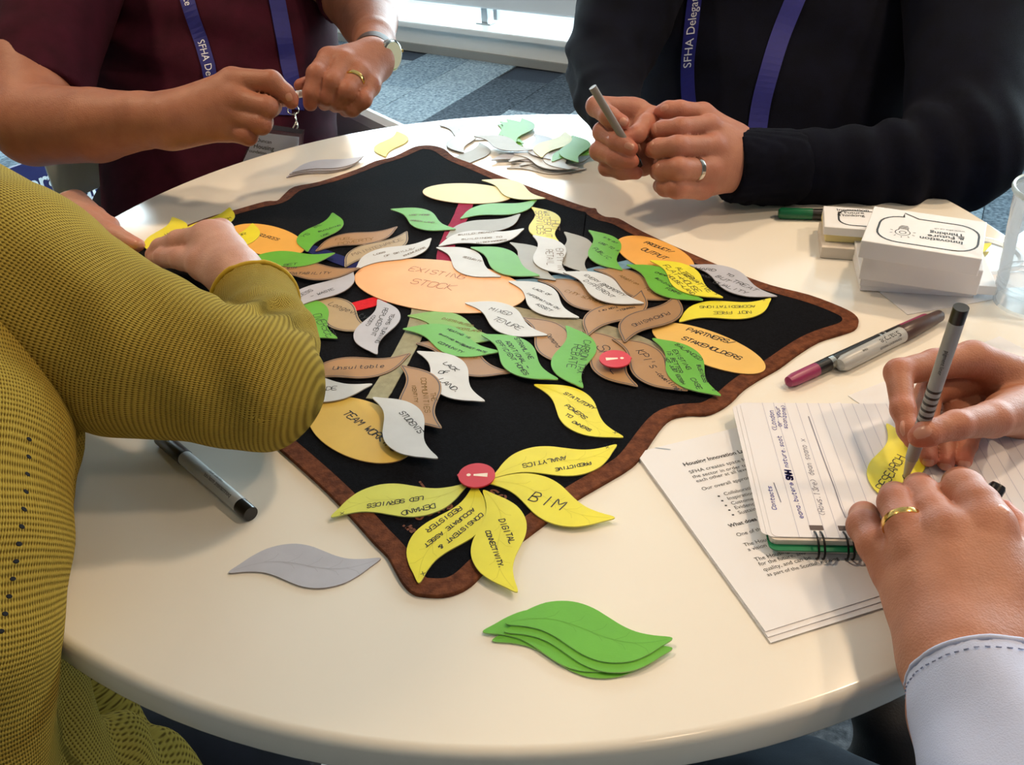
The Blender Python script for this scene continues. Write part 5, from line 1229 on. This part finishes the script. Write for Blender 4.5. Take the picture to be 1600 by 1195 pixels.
slB = ch((1500, -150, 1.36, 110), (1525, 60, 1.16, 100), (1500, 235, 1.04, 85)) + ch((1500, 240, 1.04, 82), (1400, 262, 1.01, 70), (1270, 262, 1.0, 58), (1180, 262, .985, 56), (1140, 262, .975, 54)); ec = slB[-1].b - slB[-2].a; ec = ec / np.linalg.norm(ec)
SSB = Sdf(slB, [], .03, disp=dispB, cuts=[(pt(1141, 255, .975), ec)])
cuffB = Sdf(ch((1225, 262, .99, 59), (1150, 259, .977, 57)), [], .01, cuts=[(pt(1138, 255, .974), ec)], disp=lambda P: .0007 * np.sin(2 * np.pi * np.arctan2((P - np.array(pt(1180, 262, .985))) @ np.array(UP), (P - np.array(pt(1180, 262, .985))) @ np.array(FWD)) * 9))
slB2 = ch((1035, -150, 1.36, 95), (978, 15, 1.25, 78), (950, 95, 1.2, 66)) + ch((950, 95, 1.2, 64), (948, 150, 1.12, 50), (962, 180, 1.07, 42), (975, 190, 1.04, 38)); ec2 = slB2[-1].b - slB2[-2].a; ec2 = ec2 / np.linalg.norm(ec2)
SSB2 = Sdf(slB2, [], .03, disp=dispB, cuts=[(pt(974, 190, 1.035), ec2)])
np_mesh('jumper', [STB.mesh(.007), SSB.mesh(.005), SSB2.mesh(.005)], M_navy, PB)
np_mesh('cuff', [cuffB.mesh(.003)], M_navy, PB)
LB = empty('lanyard', (.4, 1.25, .95)); tag(LB, 'blue printed lanyard hanging down the dark navy jumper', 'lanyard')
RB = RayU(Union([STB], 0))
_, o1 = ribbon_on('strap', RB, [(1150, -230), (1115, -160), (1100, -90), (1093, -40), (1086, 0), (1079, 60), (1075, 110), (1078, 165), (1090, 215), (1120, 240)], 21, M_lan, LB)
_, o2_ = ribbon_on('strap', RB, [(1250, -230), (1268, -160), (1268, -90), (1258, -40), (1242, 0), (1218, 60), (1200, 120), (1188, 170), (1180, 230)], 27, M_lan, LB)
text_along('strap_lettering', o1, 'SFHA Delegate', .0175, M_lantext, LB, arc_at(o1, 1093, -40) + .132, True)
# marker held by the navy person
pa, pb = pt(1000, 260, .95), pt(926, 136, .902)
pen('marker_pen', pa, pb, [('cap', [(.003, 0), (.0042, .05), (.0042, .25)], M_blk), ('barrel', [(.004, .25), (.004, 1.0)], mat('taupe_barrel', (128, 122, 118), .45))], 'grey marker with a black end held by the navy-jumper person', 'marker')
chair((.45, 1.36, 0), math.radians(-24), M_plas, 'white moulded chair under the navy-jumper person')
# ================================================================== person in mustard cardigan, near left
SK_C = skin_mat('skin_pale', (190, 148, 134), (198, 126, 112), (176, 134, 120))
PC = empty('person', (-.62, .45, 0)); tag(PC, 'person in a mustard knitted cardigan leaning over the left of the table', 'person')
armC = ch((430, 570, .64, 52), (405, 470, .74, 40), (372, 428, .80, 34))
palmC = ch((372, 426, .80, 33), (330, 368, .845, 21)) + ch((368, 428, .80, 32), (345, 362, .865, 20)) + ch((366, 430, .81, 32), (322, 378, .845, 23)) + ch((362, 430, .80, 30), (318, 415, .82, 24)) + ch((350, 400, .83, 28), (335, 385, .84, 26))
fC = [ch((326, 370, .845, 21), (280, 378, .865, 18.5), (252, 388, .885, 15.5), (240, 398, .895, 13)),
      ch((318, 413, .82, 22), (285, 404, .845, 18), (258, 402, .87, 16), (244, 404, .888, 13)),
      ch((345, 364, .865, 19), (300, 385, .905, 16), (275, 404, .915, 13)),
      ch((350, 372, .87, 18), (315, 400, .915, 15), (292, 418, .92, 12)),
      ch((352, 385, .87, 16), (330, 415, .91, 13), (312, 428, .915, 11))]
SC1 = Sdf(armC + palmC, fC, .014, .007)
palmC2 = ch((0, 345, 1.06, 32), (60, 336, 1.04, 27), (108, 332, 1.02, 23)) + ch((60, 345, 1.03, 27), (122, 344, 1.005, 19))
fC2 = [ch((112, 322, 1.02, 24), (150, 352, .985, 17), (180, 367, .965, 14.5), (216, 383, .955, 10.5)),
       ch((118, 318, 1.03, 22), (150, 338, 1.0, 15), (172, 352, .985, 13), (178, 366, .975, 11)),
       ch((80, 345, 1.0, 18), (115, 365, .97, 15), (150, 385, .955, 12))]
SC2 = Sdf(palmC2, fC2, .014, .007)
p1_, p2_ = SC1.mesh(.0021), SC2.mesh(.0021); 
def limb(*P):
    P = [np.array(p, float) for p in P]; return [Bone(a, b, .028, .028) for a, b in zip(P, P[1:])]
coreC = Sdf([Bone((-.72, .46, .72), (-.70, .58, 1.0), .07, .07)] + limb((-.68, .56, 1.0), (-.60, .52, 1.05), pt(-220, 400, .66), pt(0, 472, .625), pt(200, 549, .60), pt(390, 600, .602), pt(408, 545, .645), pt(402, 490, .705)) + limb((-.70, .60, 1.0), (-.80, .68, 1.05), (-.72, .90, .86), pt(-25, 350, 1.065), pt(20, 342, 1.055)), [], .02); p3_ = coreC.mesh(.012)
Vall = np.concatenate([p1_[0], p2_[0], p3_[0]])
np_mesh('body', [p1_, p2_, p3_], SK_C, PC, {'flush': ('FLOAT', flush(Vall, hand_spots(fC) + hand_spots(fC2), .014))})
nail(SC2, 214, 381, 1, .4, 6, 5, PC, M_nail)
M_knit = knit_mat('mustard_knit', (170, 145, 62), (98, 77, 27), .0027, .0018)
upper = ch((-220, 400, .66, 235), (0, 472, .625, 194), (200, 549, .60, 136), (398, 602, .60, 100))
fore = ch((408, 596, .605, 97), (414, 535, .655, 81), (398, 470, .72, 64), (376, 430, .775, 56)); ef = fore[-1].b - fore[-2].a; ef = ef / np.linalg.norm(ef)
cufc = pt(399, 472, .718)
def dispC(P):
    return cloth_disp([(pt(425, 500, .62), (np.array(UP) * .8 - np.array(RIGHT) * .6), .020, .0035, .035), (pt(140, 430, .52), (np.array(RIGHT) * .75 + np.array(UP) * .65), .05, .0022, .07), (pt(330, 640, .56), (np.array(RIGHT) * .9 + np.array(UP) * .2), .04, .0015, .06)], .0012)(P)
SLV = Sdf(upper + fore, [], .02, disp=dispC, cuts=[])
def slv_cut(): return [(np.array(cufc), ef)]
F1 = Sdf(upper, [], .02, disp=dispC); F2 = Sdf(fore, [], .02, disp=dispC, cuts=slv_cut())
class Blend(Sdf):
    def __init__(s, A_, B_, k): s.A = A_; s.B = B_; s.k = k; s.base = A_.base + B_.base; s.fingers = []
    def at(s, P): return smin(s.A.at(P), s.B.at(P), s.k)
SLVB = Blend(F1, F2, .012); pv = SLVB.mesh(.0036)
kn = knit_coords(pv[0], upper + fore, .06, len(upper))
np_mesh('sleeve', [pv], M_knit, PC, {'knit': ('FLOAT_VECTOR', kn)})
# rolled edge of the cuff
ax = Vector(ef); c0 = Vector(cufc); x0 = ax.cross(Vector((0, 0, 1))).normalized(); y0 = ax.cross(x0)
def rim_pt(a):
    d_ = x0 * math.cos(a) + y0 * math.sin(a); r = .02
    for _ in range(40):
        if float(F2.at(np.array(c0 + d_ * r - ax * .0015)[None, :])[0]) > 0: break
        r += .0012
    return c0 + d_ * (r - .0008)
o = tube('cuff_edge', [rim_pt(2 * math.pi * k / 48) for k in range(48)], .0022, mat('mustard_edge', (176, 146, 34), .9), PC, 8, True); o.location = -PC.location
# cardigan body hanging beside the table
bodyC = ch((-140, 520, .62, 230), (-80, 700, .530, 174), (-72, 850, .508, 164), (-90, 980, .498, 167), (-85, 1230, .53, 160))
hem = ch((-35, 980, .53, 98), (28, 1100, .58, 100), (55, 1230, .595, 110), (60, 1300, .60, 120)) + ch((105, 1165, .64, 62), (165, 1180, .65, 60), (180, 1290, .66, 70)) + ch((70, 1060, .69, 62), (180, 1140, .71, 52), (235, 1250, .70, 78))
layer = ch((40, 640, .59, 85), (45, 700, .585, 76), (45, 780, .575, 64), (15, 870, .56, 52))
def dispH(P):
    u = P @ np.array(RIGHT); z = P[..., 2]
    return .006 * np.sin(u * 120 + z * 30) * np.clip((.78 - z) / .2, 0, 1) + .0015 * np.sin(u * 60 + z * 45)
BODY = Sdf(bodyC, [hem, layer], .03, .008, disp=dispH, kin=.015); pb_ = BODY.mesh(.005)
uv = knit_coords(pb_[0], bodyC, .062)
np_mesh('cardigan_body', [pb_], M_knit, PC, {'knit': ('FLOAT_VECTOR', uv)})
M_eye = mat('eyelet_dark', (16, 18, 26), .9)
for k in range(12):
    t = k / 11; x = 46 - 44 * t ** 1.7; y = 686 + 300 * t
    h = BODY.ray(x, y)
    if h is None: continue
    nn_ = Vector(BODY.normal(h, .004)); Mx = axisM(Vector(h) - nn_ * .0006, Vector(h) + nn_, RIGHT)
    o = lathe('eyelet', [(.0004, .0007), (.001, .0007), (.0013, .0003), (.0014, 0)], M_eye, PC, 10, Mx @ Matrix.Scale(1.5, 4, (0, 1, 0))); o.location = -PC.location
# dark trousers below the table
TRC = Sdf(ch((-150, 1300, .62, 190), (80, 1260, .74, 170), (330, 1330, .80, 190)) + ch((330, 1330, .80, 170), (330, 1500, 1.0, 150)), [], .03)
TRC.base += [Bone((-.72, .40, .62), (-.74, .46, .12), .10, .06), Bone((-.62, .28, .62), (-.60, .32, .12), .10, .06)]
np_mesh('trousers', [TRC.mesh(.009)], cloth_mat('black_trousers', (16, 15, 22), (24, 22, 32), .8), PC)

# ================================================================== writer at the lower right
SK_D = skin_mat('skin_warm', (178, 122, 96), (188, 100, 80), (160, 106, 82))
PD_ = empty('person', (.62, .12, 0)); tag(PD_, 'person in a pale blue shirt writing on a leaf card at the lower right', 'person')
palm1 = ch((1690, 640, .70, 62), (1620, 632, .655, 58)) + ch((1620, 610, .655, 42), (1520, 560, .645, 27)) + ch((1625, 625, .66, 44), (1535, 590, .665, 26)) + ch((1625, 640, .665, 44), (1550, 625, .675, 25)) + ch((1625, 655, .665, 40), (1560, 655, .675, 22)) + ch((1620, 650, .645, 46), (1570, 645, .625, 34))
f1 = [ch((1518, 562, .645, 27), (1460, 570, .638, 24), (1404, 582, .625, 21), (1411, 640, .602, 18), (1419, 672, .592, 15.5), (1425, 690, .588, 12)),
      ch((1535, 590, .665, 25), (1452, 612, .65, 20), (1446, 672, .622, 17), (1451, 716, .605, 13.5)),
      ch((1550, 625, .67, 24), (1488, 645, .655, 19), (1476, 690, .622, 16), (1478, 723, .604, 13)),
      ch((1560, 655, .67, 21), (1525, 660, .65, 17), (1510, 695, .618, 15), (1506, 720, .604, 12.5)),
      ch((1600, 640, .622, 38), (1550, 655, .588, 28), (1494, 664, .566, 22.5), (1448, 677, .559, 20), (1434, 683, .560, 15.5))]
SD1 = Sdf(palm1, f1, .014, .006)
palm2 = ch((1560, 1260, .40, 105), (1525, 1120, .432, 98), (1508, 1040, .452, 84)) + ch((1460, 1030, .462, 48), (1394, 893, .512, 28)) + ch((1485, 1030, .456, 56), (1428, 860, .502, 33)) + ch((1515, 1030, .453, 58), (1478, 834, .497, 36)) + ch((1550, 1030, .455, 58), (1545, 824, .495, 38)) + ch((1580, 1020, .46, 60), (1598, 900, .487, 42)) + ch((1480, 950, .492, 70), (1540, 940, .488, 70))
f2 = [ch((1394, 893, .512, 30), (1368, 852, .524, 27), (1350, 822, .541, 25), (1350, 806, .572, 21), (1356, 820, .593, 17)),
      ch((1428, 858, .502, 32), (1412, 820, .512, 28), (1400, 785, .531, 26.5), (1398, 776, .565, 22), (1402, 795, .588, 18)),
      ch((1478, 832, .497, 34), (1458, 800, .513, 28), (1440, 772, .534, 27), (1436, 762, .568, 22), (1440, 782, .59, 18)),
      ch((1545, 822, .495, 36), (1528, 790, .507, 33), (1506, 766, .524, 32), (1500, 756, .558, 25), (1503, 780, .584, 20)),
      ch((1600, 900, .487, 36), (1604, 855, .50, 26), (1586, 818, .515, 18), (1569, 793, .522, 13))]
SD2 = Sdf(palm2, f2, .014, .0065)
p1_, p2_ = SD1.mesh(.0014), SD2.mesh(.0014); coreD = Sdf([Bone((.82, -.10, .6), (.80, -.06, .98), .07, .06)] + limb((.80, -.06, .98), (.68, -.20, 1.0), (.46, -.16, .86), pt(1680, 1400, .36), pt(1560, 1200, .42), pt(1530, 1130, .43)) + limb((.80, -.06, .98), (.92, .06, 1.0), (.86, .28, .84), pt(1900, 800, .66), pt(1740, 665, .70), pt(1690, 640, .70)), [], .02); p3_ = coreD.mesh(.012)
Vall = np.concatenate([p1_[0], p2_[0], p3_[0]])
np_mesh('body', [p1_, p2_, p3_], SK_D, PD_, {'flush': ('FLOAT', flush(Vall, hand_spots(f1) + hand_spots(f2), .0105))})
for a in [(SD1, 1441, 675, -1, .2, 13, 9), (SD1, 1450, 724, -.1, 1, 6, 8), (SD1, 1477, 731, -.1, 1, 6, 8), (SD1, 1507, 727, -.1, 1, 6, 8), (SD1, 1409, 668, .3, 1, 12, 4), (SD2, 1570, 794, -.5, -1, 9, 7)]: nail(*a, PD_, M_nail)
b = f2[1][0]; c2 = f2[1][1]; cc = c2.a + (c2.b - c2.a) * .05; ring_on(SD2, Vector(cc), Vector(c2.b - b.a), .0109, .0042, .0012, M_gold, 'ring', 'plain gold ring on the hand holding the notebook down')
M_shirt = mat('pale_blue_cotton', (186, 194, 222), .8, spec=.2, var=.03, nscale=40, bump=.25, bscale=1200)
sl = ch((1535, 1010, .452, 118), (1560, 1120, .425, 130), (1680, 1400, .36, 200)); es = sl[0].a - sl[1].a; es = es / np.linalg.norm(es)
def dispS(P): return cloth_disp([(pt(1500, 1150, .38), (np.array(UP) * .3 + np.array(RIGHT) * .9), .05, .002, .06)], .0008)(P)
cut = np.array(pt(1525, 1062, .44))
SLD = Sdf(sl, [], .02, disp=dispS, cuts=[(cut, es)]); ps = SLD.mesh(.003)
np_mesh('shirt_sleeve', [ps], M_shirt, PD_)
axd = Vector(es); xd = axd.cross(Vector((0, 0, 1))).normalized(); yd = axd.cross(xd)
def cuff_ring(off, lift):
    out = []
    for k in range(56):
        a = 2 * math.pi * k / 56; d_ = xd * math.cos(a) + yd * math.sin(a); r = .015; c_ = Vector(cut) - axd * off
        for _ in range(80):
            if float(SLD.at(np.array(c_ + d_ * r)[None, :])[0]) > 0: break
            r += .0008
        out.append(c_ + d_ * (r + lift))
    return out
tube('cuff_hem', cuff_ring(.001, -.0008), .0014, M_shirt, PD_, 8, True).location = -PD_.location
seam = cuff_ring(.007, .0001)
M_seam = mat('seam_thread', (150, 158, 190), .9)
for k in range(0, 56): 
    a_, b_ = seam[k], seam[(k + 1) % 56]; tube('stitch', [a_.lerp(b_, .2), a_.lerp(b_, .7)], .00035, M_seam, PD_, 5).location = -PD_.location
sl2 = Sdf(ch((1670, 640, .69, 78), (1800, 690, .70, 95), (2000, 900, .62, 130)), [], .02, cuts=[(np.array(pt(1662, 640, .69)), -np.array((pt(1800, 690, .7) - pt(1670, 640, .69)).normalized()))])
np_mesh('shirt_sleeve', [sl2.mesh(.004)], M_shirt, PD_)
# jeans: thigh under the table edge, reaching back to the writer's seat
JN = Sdf(ch((1000, 1300, .74, 150), (1230, 1330, .66, 170), (1500, 1500, .56, 220)) + ch((1000, 1300, .74, 140), (1000, 1450, .95, 130)), [], .03, disp=lambda P: .003 * np.sin(P[..., 0] * 60 + P[..., 1] * 40))
np_mesh('jeans', [JN.mesh(.006)], cloth_mat('dark_jeans', (26, 34, 46), (38, 48, 60), .8), PD_)
o = empty('shoulder_bag', pt(1410, 1260, .82)); tag(o, 'black bag standing on the carpet beside the jeans', 'bag')
BG = Sdf(ch((1400, 1120, .80, 70), (1440, 1250, .82, 120), (1470, 1400, .86, 130)), [], .03, disp=lambda P: .004 * np.sin(P[..., 0] * 50 + P[..., 2] * 60)); np_mesh('bag_body', [BG.mesh(.007)], mat('bag_black', (14, 14, 18), .6, bump=.3, bscale=500), o)
# ------------------------------------------------------------------ heads and upper bodies (above the picture's edge)
def W3(*p): return np.array(p, float)
def head(person, c, face, tilt, skin, hair_rgb, long_hair, neck_to):
    """head of about 0.23 m: skull, jaw, nose, ears, brow, lips, eyes and hair; c is its centre"""
    c = W3(*c); fz = W3(*face); fz /= np.linalg.norm(fz); up = W3(*tilt); up = up - fz * (up @ fz); up /= np.linalg.norm(up); rt = np.cross(fz, up)
    P_ = lambda x, y, z: c + rt * x + fz * y + up * z
    B = [Bone(P_(0, -.025, .035), P_(0, .02, .04), .085, .078), Bone(P_(0, .035, -.01), P_(0, .05, -.075), .062, .036), Bone(P_(0, .085, .0), P_(0, .104, -.028), .008, .014),
         Bone(P_(-.03, .078, .022), P_(.03, .078, .022), .014, .014), Bone(P_(-.02, .082, -.055), P_(.02, .082, -.055), .010, .010),
         Bone(P_(-.077, -.005, .015), P_(-.080, -.012, -.03), .016, .010, .45, rt), Bone(P_(.077, -.005, .015), P_(.080, -.012, -.03), .016, .010, .45, rt),
         Bone(P_(0, -.02, -.04), W3(*neck_to), .058, .066)]
    S = Sdf(B, [], .012); v, f = S.mesh(.005); o = np_mesh('head', [(v, f)], skin, person, {'flush': ('FLOAT', np.zeros(len(v)))})
    for sx in (-1, 1):
        e = bmesh.new(); bmesh.ops.create_uvsphere(e, u_segments=16, v_segments=10, radius=.012); eo = frombm('eye', e, mat('eye_white', (226, 222, 216), .2), person, True); eo.location = Vector(P_(sx * .031, .074, .004)) - person.location
        e = bmesh.new(); bmesh.ops.create_uvsphere(e, u_segments=12, v_segments=8, radius=.006); eo = frombm('iris', e, mat('iris', (60, 44, 34), .2), person, True); eo.location = Vector(P_(sx * .031, .081, .004)) - person.location
    H = [Bone(P_(0, -.03, .045), P_(0, .012, .058), .092, .082)]
    if long_hair: H += [Bone(P_(-.06, -.04, .02), P_(-.07, -.03, -.13), .05, .035), Bone(P_(.06, -.04, .02), P_(.07, -.03, -.13), .05, .035), Bone(P_(0, -.07, .0), P_(0, -.07, -.15), .06, .045)]
    HS = Sdf(H, [], .03, disp=lambda P: .002 * np.sin((P @ rt) * 260) * np.sin((P @ up) * 60), cuts=[(P_(0, .055, .02), fz * .8 - up * .6)])
    np_mesh('hair', [HS.mesh(.005)], mat('hair_%d' % hair_rgb[0], hair_rgb, .6, bump=.5, bscale=400), person)
head(PA, (-.45, 1.36, 1.36), (.35, -.75, -.5), (0, 0, 1), SK_A, (60, 44, 34), False, (-.44, 1.47, 1.14))
head(PB, (.40, 1.42, 1.40), (-.25, -.75, -.55), (0, 0, 1), SK_B, (70, 52, 40), False, (.42, 1.52, 1.17))
head(PC, (-.44, .68, 1.25), (.6, .3, -.75), (.2, .1, 1), SK_C, (92, 62, 40), True, (-.60, .60, 1.12))
head(PD_, (.72, .02, 1.32), (-.55, .6, -.5), (0, 0, 1), SK_D, (84, 78, 74), False, (.80, -.06, 1.10))
up_c = [Bone(W3(-.72, .38, .55), W3(-.72, .50, .85), .15, .15), Bone(W3(-.72, .50, .85), W3(-.70, .60, 1.08), .15, .12), Bone(W3(-.60, .52, 1.08), W3(-.80, .68, 1.08), .075, .075), Bone(W3(-.60, .52, 1.06), upper[0].a, .075, upper[0].ra * .8), Bone(W3(-.80, .68, 1.06), W3(-.72, .90, .86), .07, .055), Bone(W3(-.72, .90, .86), np.array(pt(-25, 350, 1.065)), .05, .030)]
up_c += [Bone(W3(-.64, .46, .96), W3(-.54, .39, .52), .12, .14), Bone(W3(-.52, .42, 1.0), W3(-.47, .37, .56), .09, .11)]
UC = Sdf(up_c, [], .05); pu_ = UC.mesh(.006)
np_mesh('cardigan_back', [pu_], M_knit, PC, {'knit': ('FLOAT_VECTOR', np.stack([pu_[0][:, 2], pu_[0][:, 0] + pu_[0][:, 1], 0 * pu_[0][:, 0]], 1))})
up_d = [Bone(W3(.82, -.10, .50), W3(.82, -.10, .85), .15, .16), Bone(W3(.82, -.10, .85), W3(.80, -.06, 1.02), .15, .12), Bone(W3(.68, -.20, 1.02), W3(.92, .06, 1.02), .075, .075), Bone(W3(.68, -.20, 1.0), W3(.46, -.16, .86), .065, .06), Bone(W3(.46, -.16, .86), sl[-1].b, .06, sl[-1].rb * .8), Bone(W3(.92, .06, 1.0), W3(.86, .28, .84), .065, .055), Bone(W3(.86, .28, .84), np.array(pt(1900, 800, .66)), .055, .05)]
np_mesh('shirt', [Sdf(up_d, [], .04).mesh(.007)], M_shirt, PD_)
hips = Sdf([Bone(W3(.82, -.10, .52), W3(.62, .10, .52), .13, .10), Bone(W3(.62, .10, .52), np.array(JN.base[-1].b) * 0 + JN.base[1].b, .10, JN.base[1].rb)], [], .04)
np_mesh('trouser_seat', [hips.mesh(.009)], MATS['dark_jeans'], PD_)
chair((.86, -.14, 0), math.radians(-60), M_plas, 'white moulded chair under the writing person')

M_shoe = mat('shoe_black', (20, 18, 18), .4)
def shoes(person, feet, face):
    f_ = W3(*face, 0.0); f_ /= np.linalg.norm(f_)
    for x, y in feet:
        a = W3(x, y, .035); S = Sdf([Bone(a - f_ * .06, a + f_ * .13, .036, .032), Bone(a - f_ * .04, a - f_ * .04 + W3(0, 0, .05), .036, .04)], [], .02, cuts=[(W3(0, 0, .001), W3(0, 0, -1.0))])
        np_mesh('shoe', [S.mesh(.006)], M_shoe, person)
def seated_legs(person, hip, face, m):
    f_ = W3(*face, 0.0); f_ /= np.linalg.norm(f_); sd = W3(-f_[1], f_[0], 0); h = W3(*hip); B = [Bone(h - sd * .08, h + sd * .08, .13, .13)]; feet = []
    for s_ in (-1, 1):
        k = h + sd * (s_ * .11) + f_ * .42; ft = k + f_ * .03 - W3(0, 0, k[2] - .10); feet.append((ft[0], ft[1]))
        B += [Bone(h + sd * (s_ * .09), k, .095, .07), Bone(k, ft, .07, .05)]
    np_mesh('trousers', [Sdf(B, [], .03).mesh(.009)], m, person); shoes(person, feet, face)
M_trou = cloth_mat('charcoal_trousers', (24, 26, 34), (34, 36, 46), .85)
seated_legs(PA, (-.44, 1.34, .56), (.59, -.80), M_trou); seated_legs(PB, (.45, 1.40, .56), (-.41, -.91), M_trou)
shoes(PC, [(-.74, .46), (-.60, .32)], (.8, .5))
